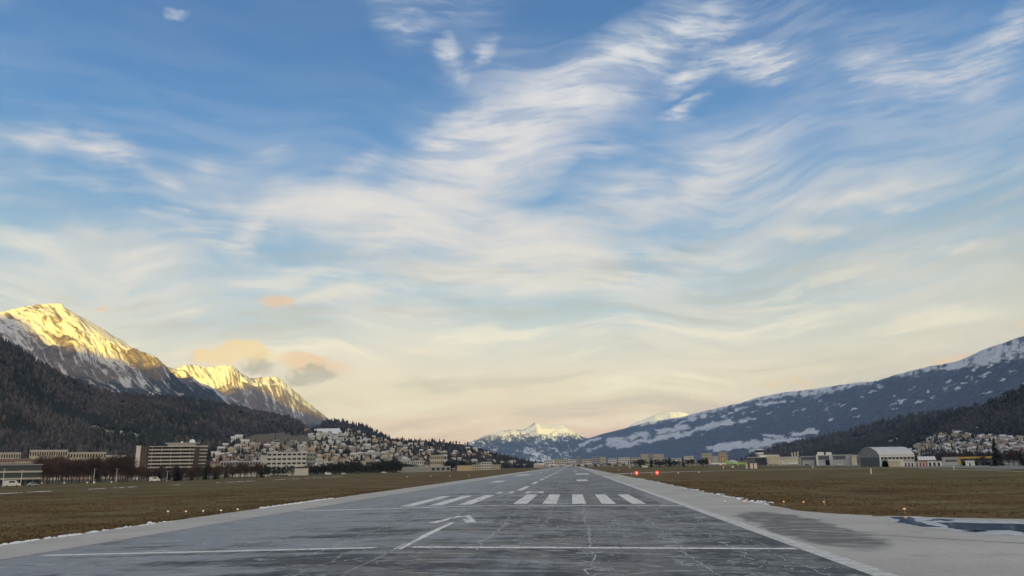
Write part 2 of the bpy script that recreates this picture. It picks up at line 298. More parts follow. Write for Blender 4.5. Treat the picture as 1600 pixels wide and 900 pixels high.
class Hill:
    """A slope between a crest line (pixels with distances) and a foot line on the valley floor, with its back side."""
    def __init__(s, crest, foot, ns, nt, p=1.0, seed=0, jag=2.0, jlam=14., amp=.10, lam=700., tl=.45, back=.8, nb=14, ease=None):
        c = np.array(crest, float)
        u = np.linspace(c[0, 0], c[-1, 0], ns)
        py = np.interp(u, c[:, 0], c[:, 1]); D = np.interp(u, c[:, 0], c[:, 2])
        py = py + jag * (fbm(u / jlam, u * 0, seed + 50, 5, .6) - .5) * 2
        C = np.array([at(a, b, d) for a, b, d in zip(u, py, D)])
        f = np.array(foot, float); fu = np.linspace(0, 1, len(f)) if f.shape[1] == 2 else (f[:, 0] - c[0, 0]) / (c[-1, 0] - c[0, 0])
        fx = f[:, -2:]; k = np.linspace(0, 1, ns)
        Fp = np.stack([np.interp(k, fu, fx[:, 0]), np.interp(k, fu, fx[:, 1])], 1)
        t = np.linspace(0, 1, nt); ar = np.concatenate([[0], np.cumsum(np.linalg.norm(np.diff(C[:, :2], axis=0), axis=1))])
        XY = Fp[:, None] * (1 - t)[None, :, None] + C[:, None, :2] * t[None, :, None]
        Z = (C[:, 2:3]) * (t ** p)[None]
        Ls = ar[:, None] + 0 * t; Lt = np.linalg.norm(C[:, :2] - Fp, axis=1)[:, None] * t
        wx = (fbm(Ls / lam * .7, Lt / lam * .7, seed + 9, 3) - .5) * 1.2
        r = ridged(Ls / lam + wx, Lt / lam * tl + wx * .6, seed, 6, .52)
        env = np.clip(t * 1.3, 0, 1)[None] ** .8 * np.clip((1 - t) * 6, .0, 1)[None]
        s.rib = r; s.fine = ridged(Ls / (lam * .22) + wx, Lt / (lam * .8), seed + 31, 4, .6)
        s.str = fbm(Ls / (lam * .06) + 3 * wx, Lt / (lam * .62), seed + 41, 5, .66)
        s.Ls, s.Lt = Ls, Lt
        r = r + .30 * (s.fine - .6)
        Z = Z + amp * C[:, 2:3] * (r - .62) * env * 2
        XY = XY + 0
        # back side
        tb = np.linspace(0, 1, nb)[1:]
        away = (C[:, :2] - Fp); away /= np.linalg.norm(away, axis=1)[:, None]
        BX = C[:, None, :2] + away[:, None] * (C[:, 2:3] * 1.6)[:, None] * tb[None, :, None] * back
        BZ = C[:, 2:3] * (1 - tb ** 1.1)[None] - 3 * tb[None] + .05 * C[:, 2:3] * (fbm(Ls[:, :1] / lam + tb, tb[None] * 2 + 0 * Ls[:, :1], seed + 3) - .5) * np.sin(tb * math.pi)
        s.XY, s.Z, s.t, s.u, s.ns, s.nt = XY, Z, t, u, ns, nt
        s.V = np.concatenate([np.concatenate([XY, Z[..., None]], -1), np.concatenate([BX, BZ[..., None]], -1)], 1)
        s.nv = s.V.shape[1]
        s.tt = np.concatenate([t, np.ones(nb - 1)])
        s.px, s.py = proj(s.V)
        s.C = C
    def pt(s, k, t):          # k, t in 0..1
        i = np.clip(k * (s.ns - 1), 0, s.ns - 1.001); j = np.clip(t * (s.nt - 1), 0, s.nt - 1.001)
        a, b = np.floor(i).astype(int), np.floor(j).astype(int); fi, fj = (i - a)[..., None], (j - b)[..., None]
        V = s.V
        return (V[a, b] * (1 - fi) + V[a + 1, b] * fi) * (1 - fj) + (V[a, b + 1] * (1 - fi) + V[a + 1, b + 1] * fi) * fj
    def build(s, name, m, snow, forest, meadow=None, sink=-6):
        V = s.V.copy(); V[:, 0, 2] = sink; V[:, -1, 2] = sink
        at_ = {'snow': snow, 'forest': forest}
        if meadow is not None: at_['meadow'] = meadow
        pad_ = lambda a: np.concatenate([a, np.repeat(a[:, -1:], s.nv - s.nt, 1)], 1)
        at_['ls'] = pad_(s.Ls); at_['lt'] = pad_(s.Lt + 0 * s.Ls)
        me = np_mesh(name, V.reshape(-1, 3), grid_faces(s.ns, s.nv), m, True, at_)
        return link(name, me, kind='structure')
def blobs(px, py, rows):
    """1 inside the listed patches (two ends and a half-width, pixel bearings turned into places on the slope)."""
    r = np.zeros_like(px)
    px = px + 16 * (fbm(px / 11, py / 5, 311, 5, .6) - .5) + 5 * (fbm(px / 2.6, py / 1.6, 315, 2) - .5)
    py = py + 8 * (fbm(px / 11, py / 5, 321, 5, .6) - .5) + 3 * (fbm(px / 2.6, py / 1.6, 325, 2) - .5)
    for x0, y0, x1, y1, w, a in rows:
        dx, dy = x1 - x0, y1 - y0; L2 = dx * dx + dy * dy + 1e-6
        k = np.clip(((px - x0) * dx + (py - y0) * dy) / L2, 0, 1)
        d = np.hypot(px - x0 - k * dx, (py - y0 - k * dy))
        r = np.maximum(r, a * np.clip(1.25 - d / w * .75, 0, 1))
    return r

# north range, left: crest recedes along the valley, its ribs run down towards the town
h = Hill([(-420, 470, 5480), (-220, 500, 5660), (-60, 492, 5840), (0, 489, 5900), (15, 485, 5921), (45, 478, 5963), (72, 474, 6005), (96, 475, 6026), (106, 484, 6047), (125, 493, 6110), (160, 513, 6278), (190, 531, 6446), (215, 549, 6614),
          (240, 567, 6698), (270, 581, 6824), (300, 593, 6950), (330, 604, 7076), (360, 620, 7202), (400, 640, 7370), (450, 668, 7580), (520, 705, 7916)],
         [(-2300, 1500), (-1950, 2900), (-1750, 4000), (-1700, 5200), (-1700, 6600)], 620, 260, p=1.0, seed=3, jag=2.2, jlam=18, amp=.15, lam=620, tl=.33)
zn = h.V[..., 2]; rr = np.concatenate([h.rib, np.repeat(h.rib[:, -1:], h.nv - h.nt, 1)], 1); ff_ = np.concatenate([h.fine, np.repeat(h.fine[:, -1:], h.nv - h.nt, 1)], 1); st = np.concatenate([h.str, np.repeat(h.str[:, -1:], h.nv - h.nt, 1)], 1)
snow = sstep(zn, 350, 1000) * .40 + .04 - (rr - .62) * .55 - (ff_ - .6) * .45 + (st - .5) * .7 + .24 * sstep(h.tt[None] + 0 * zn, .62, .92)
forest = sstep(zn, 820, 430) * 1.0 + (rr - .6) * .8
M_NORTH = terrain_mat('north_range_rock_and_snow', streaky=True, rock=(.175, .14, .115), snow=(.64, .63, .66), s1=.005, s2=.028, edge=.13)
h.build('mountain', M_NORTH, snow, forest)
# the two lit summits behind it
h = Hill([(200, 600, 9203), (240, 592, 9203), (262, 582, 9130), (285, 572, 9056), (300, 570, 9056), (318, 573, 9056), (346, 570, 9130), (366, 572, 9203), (378, 584, 9276), (392, 591, 9349), (408, 590, 9422), (428, 588, 9495), (440, 593, 9568),
          (455, 606, 9714), (470, 620, 9860), (490, 636, 10152), (515, 656, 10444), (560, 690, 10956)], [(-3900, 7304), (-3000, 7568), (-2300, 8448)], 260, 120, seed=21, jag=1.7, jlam=9, amp=.16, lam=500, tl=.5)
zn = h.V[..., 2]; rr = np.concatenate([h.rib, np.repeat(h.rib[:, -1:], h.nv - h.nt, 1)], 1); ff_ = np.concatenate([h.fine, np.repeat(h.fine[:, -1:], h.nv - h.nt, 1)], 1); st = np.concatenate([h.str, np.repeat(h.str[:, -1:], h.nv - h.nt, 1)], 1)
h.build('mountain', M_NORTH, sstep(zn, 480, 950) * .56 + .06 - (rr - .62) * .6 - (ff_ - .6) * .5 + (st - .5) * .7, sstep(zn, 620, 380))
h = Hill([(280, 640, 7938), (320, 618, 8019), (345, 604, 8100), (362, 598, 8100), (382, 597, 8140), (398, 604, 8181), (412, 603, 8262), (432, 601, 8343), (446, 609, 8505), (462, 624, 8667), (482, 638, 8910), (505, 652, 9153), (522, 663, 9315), (560, 690, 9720)],
         [(-3100, 6570), (-2400, 6840), (-1900, 7740)], 240, 120, seed=33, jag=1.3, jlam=9, amp=.13, lam=520, tl=.4)
zn = h.V[..., 2]; rr = np.concatenate([h.rib, np.repeat(h.rib[:, -1:], h.nv - h.nt, 1)], 1); ff_ = np.concatenate([h.fine, np.repeat(h.fine[:, -1:], h.nv - h.nt, 1)], 1); st = np.concatenate([h.str, np.repeat(h.str[:, -1:], h.nv - h.nt, 1)], 1)
h.build('mountain', M_NORTH, sstep(zn, 350, 950) * .26 + .06 - (rr - .62) * .8 - (ff_ - .6) * .5 + (st - .5) * .8, sstep(zn, 600, 360) + (rr - .6) * .5)
# far summit closing the valley
h = Hill([(640, 712, 15000), (690, 703, 15000), (720, 696, 15000), (737, 690, 15000), (757, 681, 15000), (776, 675, 15000), (800, 671, 15000), (816, 672, 15000), (828, 665, 15000), (835, 660, 15000), (843, 664, 15000), (862, 665, 15000), (879, 664, 15000), (893, 672, 15000),
          (906, 681, 15000), (920, 686, 15000), (940, 692, 15000), (990, 705, 15000)], [(-2000, 11000), (-900, 11400), (300, 11400), (1400, 11400)], 300, 110, seed=41, jag=1.0, jlam=9, amp=.12, lam=700, tl=.5)
zn = h.V[..., 2]; rr = np.concatenate([h.rib, np.repeat(h.rib[:, -1:], h.nv - h.nt, 1)], 1); ff_ = np.concatenate([h.fine, np.repeat(h.fine[:, -1:], h.nv - h.nt, 1)], 1); st = np.concatenate([h.str, np.repeat(h.str[:, -1:], h.nv - h.nt, 1)], 1)
snow = sstep(zn, 430, 760) * .75 + .02 - (rr - .62) * 1.1 - (ff_ - .6) * .5 + (st - .5) * .9 + .25 * sstep(h.px, 800, 840) * sstep(zn, 560, 700) + .34 * sstep(h.py, 694, 704) * sstep(fbm(h.px / 14, h.py / 4, 8), .42, .56)
h.build('mountain', terrain_mat('far_summit', streaky=True, rock=(.20, .15, .12), forest=(.045, .05, .05), s1=.0022, s2=.012, edge=.12), snow, sstep(zn, 640, 420))
# lit snow dome behind the south range
h = Hill([(960, 690, 17500), (985, 664, 17500), (1000, 658, 17500), (1022, 649, 17500), (1046, 643, 17500), (1062, 643, 17500), (1082, 649, 17500), (1110, 660, 17500), (1160, 690, 17500)], [(1000, 14300), (3300, 14300)], 110, 60, seed=47, jag=.6, jlam=9, amp=.05, lam=900)
zn = h.V[..., 2]
h.build('mountain', terrain_mat('far_snow_dome', s1=.002, s2=.01), sstep(zn, 650, 1000) * .8 + .1, sstep(zn, 650, 450))
# south range, right
h = Hill([(860, 708, 13800), (885, 699, 13500), (902, 691, 13200), (920, 684, 12900), (950, 676, 12500), (985, 667, 12100), (1012, 660, 11700), (1060, 652, 11200), (1100, 643, 10800), (1130, 635, 10500), (1160, 629, 10250), (1180, 622, 10050), (1220, 614, 9700), (1250, 610, 9350), (1290, 605, 9100),
          (1330, 599, 8700), (1370, 595, 8300), (1392, 588, 8100), (1430, 577, 7800), (1460, 571, 7600), (1490, 566, 7400), (1510, 559, 7250), (1530, 549, 7100), (1556, 539, 6950), (1572, 535, 6850), (1590, 527, 6750), (1612, 522, 6600), (1680, 528, 6200), (1800, 580, 5700), (2000, 660, 5000)],
         [(860, 500, 10500), (1000, 900, 9300), (1200, 1600, 7200), (1400, 2000, 5000), (1600, 2300, 3800), (2000, 2700, 2600)], 760, 240, p=.92, seed=61, jag=1.0, jlam=14, amp=.055, lam=900, tl=.5)
zn = h.V[..., 2]; px, py = h.px, h.py
rr = np.concatenate([h.rib, np.repeat(h.rib[:, -1:], h.nv - h.nt, 1)], 1); ff_ = np.concatenate([h.fine, np.repeat(h.fine[:, -1:], h.nv - h.nt, 1)], 1); st = np.concatenate([h.str, np.repeat(h.str[:, -1:], h.nv - h.nt, 1)], 1)
line = np.interp(px, [880, 1000, 1100, 1180, 1250, 1300, 1360, 1400, 1450, 1500, 1540, 1600, 1700], [684, 668, 650, 629, 622, 615, 602, 591, 584, 578, 572, 563, 552])
cl = fbm(px / 16, py / 7, 71, 4); cl2 = fbm(px / 7, py / 3.2, 73, 3)
snow = sstep(line - py, -3, 7) * .66 - (rr - .62) * .6 + (st - .5) * 1.3 * sstep(line - py, -3, 7)
snow = np.maximum(snow, blobs(px, py, [
    (1015, 689, 1060, 678, 4.5, .9), (1030, 676, 1075, 666, 3.5, .9), (950, 691, 1010, 678, 4.5, .9), (962, 700, 1012, 688, 3.2, .8), (905, 698, 935, 684, 3, .8), (1090, 670, 1140, 660, 4.5, 1), (1052, 684, 1080, 676, 3, .9), (1140, 662, 1180, 654, 2.2, .6),
    (1060, 664, 1075, 655, 2.5, .6), (1078, 655, 1100, 648, 4, .7), (915, 706, 940, 697, 3, .7), (955, 697, 980, 690, 4, .8), (1105, 701, 1140, 702, 2.2, .9), (1125, 699, 1200, 694, 4.5, .95), (1135, 696, 1180, 690, 3, .8), (1195, 690, 1255, 686, 3.2, 1), (1190, 680, 1230, 684, 2, .8),
    (1236, 679, 1275, 674, 3, 1.05), (1255, 672, 1270, 671, 1.6, .8), (1170, 703, 1210, 698, 3, .6), (1150, 640, 1165, 636, 2.4, .55), (1185, 633, 1228, 626, 2.2, .8)] +
    [(x, y, x + l, y - l * .42, w, .75) for x, y, l, w in [(1288, 632, 11, 1.5), (1312, 636, 7, 1.5), (1331, 640, 4, 1.6), (1362, 614, 10, 1.2), (1390, 633, 6, 1.3), (1408, 628, 8, 1.6), (1432, 629, 11, 1.8), (1446, 614, 7, 1.5), (1477, 598, 8, 2), (1492, 609, 8, 1.8), (1506, 591, 7, 1.8), (1533, 588, 16, 2.2), (1545, 574, 8, 2), (1540, 612, 7, 1.8),
        (1250, 640, 6, 1.2), (1370, 606, 4, 1.2), (1420, 610, 10, 1), (1455, 622, 8, 1.2), (1505, 600, 6, 1.4), (1565, 594, 8, 1.2), (1580, 583, 10, 1.3), (1595, 600, 6, 1.5), (1275, 618, 5, 1.3), (1345, 622, 7, 1), (1200, 646, 5, 1.4), (1215, 638, 4, 1.2), (1130, 652, 5, 1.5), (1175, 645, 5, 1.2), (1260, 652, 5, 1), (1395, 618, 6, 1), (1520, 578, 6, 1.6), (1570, 566, 8, 1.8), (1160, 648, 4, 1.6), (1140, 646, 4, 1.5), (1300, 655, 4, 1.2), (1110, 662, 6, 1.5), (1185, 628, 5, 1.5)]]))
_q = random.Random(8)
_rows = []
for _ in range(46):
    _x = _q.uniform(1090, 1600); _l = np.interp(_x, [1090, 1180, 1300, 1400, 1600], [650, 632, 618, 594, 566]); _y = _l + abs(_q.gauss(0, 22)) + 2; _n = _q.uniform(2, 9)
    _rows.append((_x, _y, _x + _n, _y - _n * _q.uniform(.25, .6), _q.uniform(.6, 1.2), _q.uniform(.5, .75)))
snow = np.maximum(snow, blobs(px, py, _rows))
snow = snow + ((cl2 - .5) * .5 + (cl - .5) * .5 - (ff_ - .6) * .5) * (snow > .05)
forest = np.ones_like(zn) * .8
h.build('mountain', terrain_mat('south_range_forest_and_snow', rock=(.12, .11, .10), snow=(.62, .65, .71), forest=(.058, .070, .098), s1=.0035, s2=.02, edge=.26), snow, forest)  # forest colour tinted blue to stand in for distance haze

# the range behind the camera whose shadow lies over the valley
xs = np.linspace(-9000, 12200, 200); ys = np.linspace(-5700, -1700, 40)
Hx = np.interp(xs, [-9000, -650, -480, -346, 0, 200, 500, 720, 950, 1100, 1700, 3000, 5800, 6780, 7000, 7200, 8500, 10000, 12200], [1450, 1450, 1290, 1205, 1190, 1110, 1280, 1400, 1350, 1215, 1150, 1250, 1320, 1340, 1540, 1570, 1750, 1850, 1850])
Hx = Hx + 30 * (fbm(xs / 500, xs * 0, 5) - .5)
prof = np.interp(ys, [-5700, -3600, -1700], [0, 1, 0])
Zb = Hx[:, None] * prof[None] ** 1.1 + 100 * (ridged(xs[:, None] / 1100, ys[None] / 1100, 4) - .6) * (prof * (1 - prof) * 4)[None] - 3
V = np.stack([xs[:, None] + 0 * ys, ys[None] + 0 * xs[:, None], Zb], -1)
link('mountain', np_mesh('mountain', V.reshape(-1, 3), grid_faces(200, 40), M_NORTH, True, {'snow': sstep(Zb, 700, 1300) * .9, 'forest': sstep(Zb, 1000, 600)}), kind='structure')

# wooded foothills
M_HILL = terrain_mat('wooded_foothill', rock=(.055, .048, .04), forest=(.035, .035, .03), s1=.02, s2=.09, meadow=(.15, .125, .085), relief=6.0)
HL = Hill([(-420, 430, 1500), (-200, 470, 1600), (-60, 512, 1750), (0, 531, 1800), (40, 557, 1900), (80, 580, 2000), (130, 603, 2100), (180, 618, 2200), (230, 622, 2250), (290, 624, 2350), (340, 632, 2450), (400, 645, 2550), (440, 652, 2600), (470, 663, 2600), (490, 680, 2550), (505, 700, 2500), (520, 722, 2400)],
          [(-420, -900, 500), (0, -760, 620), (200, -640, 800), (400, -560, 1100), (520, -620, 1500)], 300, 150, p=1.15, seed=81, jag=2, jlam=16, amp=.10, lam=420, tl=.6)
HL.build('hill', M_HILL, np.zeros_like(HL.px), np.ones_like(HL.px))
HM = Hill([(470, 715, 3300), (500, 678, 3300), (510, 661, 3300), (522, 658, 3300), (545, 662, 3350), (570, 668, 3400), (592, 678, 3450), (622, 692, 3500), (660, 708, 3500), (700, 722, 3500)], [(-1150, 2350), (-500, 2500)], 120, 60, seed=87, jag=1, jlam=10, amp=.05, lam=400)
HM.build('hill', M_HILL, np.zeros_like(HM.px), np.ones_like(HM.px))
HV = Hill([(300, 727, 1150), (330, 708, 1250), (360, 692, 1350), (400, 679, 1500), (440, 676, 1650), (480, 672, 1800), (505, 669, 1900), (530, 669, 1950), (552, 673, 1950), (576, 681, 1950), (610, 685, 2000), (640, 689, 2000), (690, 691, 2000), (730, 695, 2050), (750, 700, 2050), (766, 706, 2100), (785, 712, 2100), (802, 718, 2150), (850, 728, 2200)],
          [(300, -430, 700), (480, -370, 850), (620, -300, 1050), (750, -220, 1350), (850, -90, 1750)], 220, 90, p=1.0, seed=91, jag=.8, jlam=14, amp=.04, lam=260)
mead = blobs(HV.px, HV.py, [(375, 684, 480, 690, 9, 1), (390, 679, 440, 678, 5, 1), (330, 690, 350, 700, 5, .8)])
snv = blobs(HV.px, HV.py, [(494, 670, 530, 674, 4, 1), (500, 676, 525, 676, 3.5, .9), (503, 690, 520, 688, 2.5, .7), (540, 686, 560, 684, 2.5, .6)])
HV.build('hill', M_HILL, snv, .6 - mead * .8 - .3 * (fbm(HV.px / 12, HV.py / 5, 14) > .5), mead)
HA = Hill([(1140, 728, 3300), (1180, 712, 3400), (1225, 697, 3500), (1270, 688, 3500), (1320, 677, 3500), (1370, 663, 3450), (1400, 655, 3400), (1440, 648, 3350), (1490, 643, 3300), (1600, 640, 3200), (1800, 650, 3000)], [(700, 2600), (1500, 1900)], 150, 70, seed=95, jag=1.4, jlam=12, amp=.05, lam=500)
HA.build('hill', M_HILL, np.zeros_like(HA.px), np.ones_like(HA.px))
HB = Hill([(1215, 728, 2300), (1262, 714, 2400), (1310, 700, 2450), (1342, 691, 2450), (1380, 680, 2400), (1420, 668, 2350), (1455, 659, 2300), (1500, 645, 2250), (1540, 630, 2200), (1572, 617, 2150), (1600, 604, 2100), (1680, 570, 2000), (1850, 540, 1800), (2050, 560, 1500)],
          [(520, 1750), (760, 1350), (950, 1000), (1200, 650)], 220, 130, p=1.25, seed=99, jag=2, jlam=14, amp=.06, lam=380, tl=.6)
HB.build('hill', M_HILL, np.zeros_like(HB.px), np.ones_like(HB.px))
# ------------------------------------------------------------------ ground, runway, markings
def crown(x): return .03 + .31 * np.clip(1 - np.abs(x) / 24.0, 0, 1)
def sheet(name, V, F, m, kind='structure', **kw):
    me = bpy.data.meshes.new(name); me.from_pydata([tuple(map(float, v)) for v in V], [], F); me.materials.append(m)
    return link(name, me, kind=kind)
def gmat(name, build, rough=.9, spec=.25):
    m = bpy.data.materials.new(name); m.use_nodes = True; g = N(m.node_tree); b = g.n['Principled BSDF']
    b.inputs['Roughness'].default_value = rough; b.inputs['Specular IOR Level'].default_value = spec
    P = g.node('ShaderNodeNewGeometry').outputs['Position']
    g.put(b.inputs['Base Color'], build(g, P, b)); return m
def bump(g, b, h, d=.03, s=.6):
    n = g.node('ShaderNodeBump', {'Strength': s, 'Distance': d, 'Height': h}); g.l.new(n.outputs[0], b.inputs['Normal'])
def m_plain(g, P, b):
    n = g.noise(P, .004, 6, .6); n2 = g.noise(P, .05, 5, .6)
    return g.mix(g.maprange(n, .35, .65), g.mix(n2, (.05, .045, .035), (.10, .09, .075)), g.mix(n2, (.09, .075, .05), (.16, .15, .14)))
def m_grass(g, P, b):
    far = g.noise(P, .012, 5, .6); mid = g.noise(g.mapping(P, scl=(.35, 1.0, 1)), .11, 6, .62); fi = g.noise(P, 1.3, 6, .72)
    lanes = g.noise(g.mapping(P, scl=(1, .02, 1)), .16, 4, .6)
    x, y, z = g.sep(P)
    olive = g.maprange(g.m('ADD', g.m('ABSOLUTE', x), g.m('MULTIPLY', g.m('SUBTRACT', far, .5), 160.0)), 55, 120)
    c = g.mix(olive, (.168, .108, .050), (.148, .130, .058))
    c = g.mix(g.maprange(g.noise(g.mapping(P, loc=(50, 9, 0), scl=(.5, 1, 1)), .035, 6, .65), .50, .64), c, (.112, .076, .038))
    c = g.mix(g.m('MULTIPLY', g.maprange(g.noise(g.mapping(P, loc=(5, 90, 0), scl=(.6, 1, 1)), .06, 6, .65), .54, .66), .8), c, (.215, .178, .105))
    c = g.mix(g.maprange(lanes, .42, .66), c, (.175, .148, .075))
    c = g.mix(g.maprange(mid, .42, .70), c, (.098, .064, .032))
    c = g.mix(g.maprange(fi, .30, .72), g.mix(1, c, (.5, .5, .5), 'MULTIPLY'), g.mix(1, c, (1.45, 1.45, 1.4), 'MULTIPLY'))
    c = g.mix(g.m('MULTIPLY', g.maprange(g.noise(g.mapping(P, scl=(.5, 1, 1)), .30, 6, .7), .56, .66), .75), c, (.040, .028, .016))
    bump(g, b, fi, .12, 1.0); return c
def m_conc(g, P, b):
    a = g.noise(P, .10, 6, .62); f = g.noise(P, 4.0, 5, .7); st = g.noise(g.mapping(P, scl=(.9, .06, 1)), .8, 5, .6)
    c = g.mix(g.maprange(a, .3, .7), (.42, .41, .375), (.53, .52, .48))
    c = g.mix(g.maprange(st, .45, .75, 0, .5), c, (.46, .45, .42))
    c = g.mix(g.maprange(f, .35, .7, 0, .35), c, (.22, .21, .19))
    c = g.mix(g.m('MULTIPLY', g.maprange(g.noise(P, .22, 6, .65), .58, .70), .35), c, (.18, .175, .165))
    # worn tongue of dark surfacing beside the edge line
    a0, a1 = gd(1180, 799), gd(1362, 862); d = a1 - a0; L = float(np.linalg.norm(d)); ang = math.atan2(d[1], d[0])
    wv = g.vm('ADD', P, g.scale(g.vm('SUBTRACT', g.noise(P, .28, 6, .66, col=True), (.5, .5, .5)), 5.5))
    q = g.mapping(wv, tuple((a0 + a1) / 2), (0, 0, ang), (L / 2, 3.2, 1), 'TEXTURE'); qx, qy, _ = g.sep(q)
    r_ = g.m('ADD', g.m('POWER', g.m('ABSOLUTE', qx), 3.0), g.m('POWER', g.m('ABSOLUTE', qy), 2.0))
    k = g.m('MULTIPLY', g.maprange(r_, 1.15, .55), g.maprange(g.noise(g.mapping(P, scl=(.5, 1, 1)), .7, 6, .65), .30, .55, .35, 1.0))
    c = g.mix(g.m('MULTIPLY', k, .85), c, g.mix(g.noise(P, .5, 4, .6), (.075, .076, .080), (.13, .13, .135)))
    bump(g, b, f, .01, .5); return c
def m_asph(g, P, b):
    x, y, z = g.sep(P)
    pat = g.noise(g.mapping(P, scl=(.55, 1.0, 1)), .14, 7, .62, .4)            # frost cover in patches
    str_ = g.noise(g.mapping(P, scl=(.16, 1.0, 1)), .42, 7, .66)               # drawn out across the strip
    lon = g.noise(g.mapping(P, scl=(1.0, .03, 1)), .75, 5, .62)                # wheel and paving lanes
    fi = g.noise(P, 6.0, 5, .7)
    fr = g.m('ADD', g.m('MULTIPLY', pat, .55), g.m('MULTIPLY', str_, .55)); fr = g.m('ADD', fr, g.m('MULTIPLY', lon, .22))
    fr = g.m('ADD', fr, g.maprange(x, -22, 8, .11, -.05, False))
    near = g.maprange(y, 44, 49, .10, 0.0)
    fr = g.m('ADD', fr, g.m('MULTIPLY', near, -.3))
    fr = g.m('ADD', fr, g.maprange(y, 140, 400, 0.0, .05))
    frost = g.maprange(fr, .585, .70)
    grain = g.noise(P, 2.2, 6, .75)
    c = g.mix(g.maprange(grain, .3, .7), (.042, .045, .049), (.098, .103, .109))
    c = g.mix(g.m('MULTIPLY', frost, .85), c, (.30, .322, .342))
    wet = g.maprange(g.m('ADD', g.noise(g.mapping(P, loc=(31, 7, 0), scl=(.52, 1, 1)), .30, 8, .68), g.m('MULTIPLY', g.maprange(x, -20, 10, -.07, .03, False), 1.0)), .50, .55)
    c = g.mix(g.m('MULTIPLY', wet, .86), c, (.030, .031, .034))
    wisp = g.maprange(g.noise(g.mapping(P, scl=(.36, 1, 1)), .95, 9, .74, 1.4), .54, .62)
    c = g.mix(g.m('MULTIPLY', wisp, .68), c, (.44, .465, .485))
    net = g.maprange(g.node('ShaderNodeTexVoronoi', {'Vector': g.vm('ADD', g.mapping(P, scl=(.45, .8, 1)), g.scale(g.noise(P, 1.1, 5, .7, col=True), 1.1)), 'Scale': .55}, feature='DISTANCE_TO_EDGE').outputs[0], .0, .045, 1, 0)
    c = g.mix(g.m('MULTIPLY', g.m('MULTIPLY', net, g.maprange(g.noise(P, .35, 4, .6), .54, .62)), .5), c, (.46, .48, .49))
    g.put(b.inputs['Roughness'], g.maprange(wet, 0, 1, .72, .42)); bump(g, b, grain, .012, .6); return c
def m_white(g, P, b):
    w = g.noise(g.mapping(P, scl=(1.0, .05, 1)), 5.0, 5, .7); w2 = g.noise(P, .8, 6, .7)
    c = g.mix(g.maprange(w, .48, .70), (.76, .76, .73), (.44, .44, .42))
    return g.mix(g.maprange(w2, .52, .64, 0, .8), c, (.22, .225, .23))
def m_faded(g, P, b):
    w = g.noise(P, 2.0, 6, .72)
    return g.mix(g.maprange(w, .38, .62), (.17, .175, .18), (.34, .34, .34))
GRASS, CONC, ASPH, WHITE_P, FADED = gmat('dry_winter_grass', m_grass, 1, .05), gmat('pale_concrete', m_conc, .85, .3), gmat('frosted_asphalt', m_asph, .6, .22), gmat('worn_white_paint', m_white, .7), gmat('faded_paint', m_faded, .7)
PLAIN = gmat('valley_floor', m_plain)
nx, ny = 60, 70
gx, gy = np.linspace(-9300, 12300, nx), np.linspace(-5800, 20800, ny)
link('ground', np_mesh('ground', np.stack([gx[:, None] + 0 * gy, gy[None] + 0 * gx[:, None], np.full((nx, ny), -.12)], -1).reshape(-1, 3), grid_faces(nx, ny), PLAIN), kind='structure')
# grass: with a slight unevenness; dips a little under the paving
gx = np.concatenate([np.linspace(-268, -36, 60), [-33.6, -30], [30, 33.6], np.linspace(36, 300, 60)]); gy = np.concatenate([np.linspace(-60, 300, 181), np.linspace(306, 2150, 120)])
GX, GY = np.meshgrid(gx, gy, indexing='ij'); GZ = .22 * (fbm(GX / 14, GY / 14, 3, 4) - .5) + .1 * (fbm(GX / 3.1, GY / 3.1, 9, 3) - .5)
off = np.abs(GX) < 37; GZ = np.where(off, 0.0, GZ) + .0; GZ = np.maximum(GZ, -.01); GZ[(np.abs(GX) < 31)] = -.09
right_edge = np.interp(GY, [-60, 343, 425, 538, 737, 990, 1400, 2150], [204, 204, 218, 231, 254, 260, 250, 120])
GX = np.where(GX > 36, 36 + (GX - 36) / (300 - 36) * (right_edge - 36), GX)
pad = np.array([(30, 97), (34.5, 97), (33.0, 90), (33.2, 84), (36.9, 76), (42, 71.4), (48.2, 68), (58, 65.5), (90, 62), (140, 60), (140, -45), (30, -45)])
def inside(P, X, Y):
    r = np.zeros(X.shape, bool); j = len(P) - 1
    for i in range(len(P)):
        c = ((P[i][1] > Y) != (P[j][1] > Y)) & (X < (P[j][0] - P[i][0]) * (Y - P[i][1]) / (P[j][1] - P[i][1] + 1e-9) + P[i][0]); r ^= c; j = i
    return r
dp = np.where(inside(pad, GX, GY + 1.2), -.10, 0); GZ = np.where(dp < 0, -.03, GZ)
link('grass_field', np_mesh('grass_field', np.stack([GX, GY, GZ], -1).reshape(-1, 3), grid_faces(len(gx), len(gy)), GRASS, True), kind='structure')

def strip_y(name, x0, x1, y0, y1, dz, m, kind='structure', nx=2, ny=2, zf=None):
    X = np.linspace(x0, x1, nx); Y = np.linspace(y0, y1, ny); XX, YY = np.meshgrid(X, Y, indexing='ij')
    Z = (crown(XX) if zf is None else zf(XX)) + dz
    return link(name, np_mesh(name, np.stack([XX, YY, Z], -1).reshape(-1, 3), grid_faces(nx, ny), m), kind=kind)
def jag_edge(x, ys, amp, sd): return x + amp * (fbm(ys / 3.0, ys * 0, sd, 5, .65) - .5) * 2
ys = np.concatenate([np.linspace(-40, 300, 700), np.linspace(301, 2150, 400)])
def shoulder(name, xi, xo, sd):
    xo_ = jag_edge(xo, ys, .5, sd)
    V = np.stack([np.stack([0 * ys + xi, ys, 0 * ys + .026], -1), np.stack([xo_, ys, 0 * ys + .012], -1)], 0)
    F = grid_faces(2, len(ys)); F = F if xo > xi else F[:, ::-1]
    link(name, np_mesh(name, V.reshape(-1, 3), F[:, ::-1] if xo < xi else F, CONC), kind='structure')
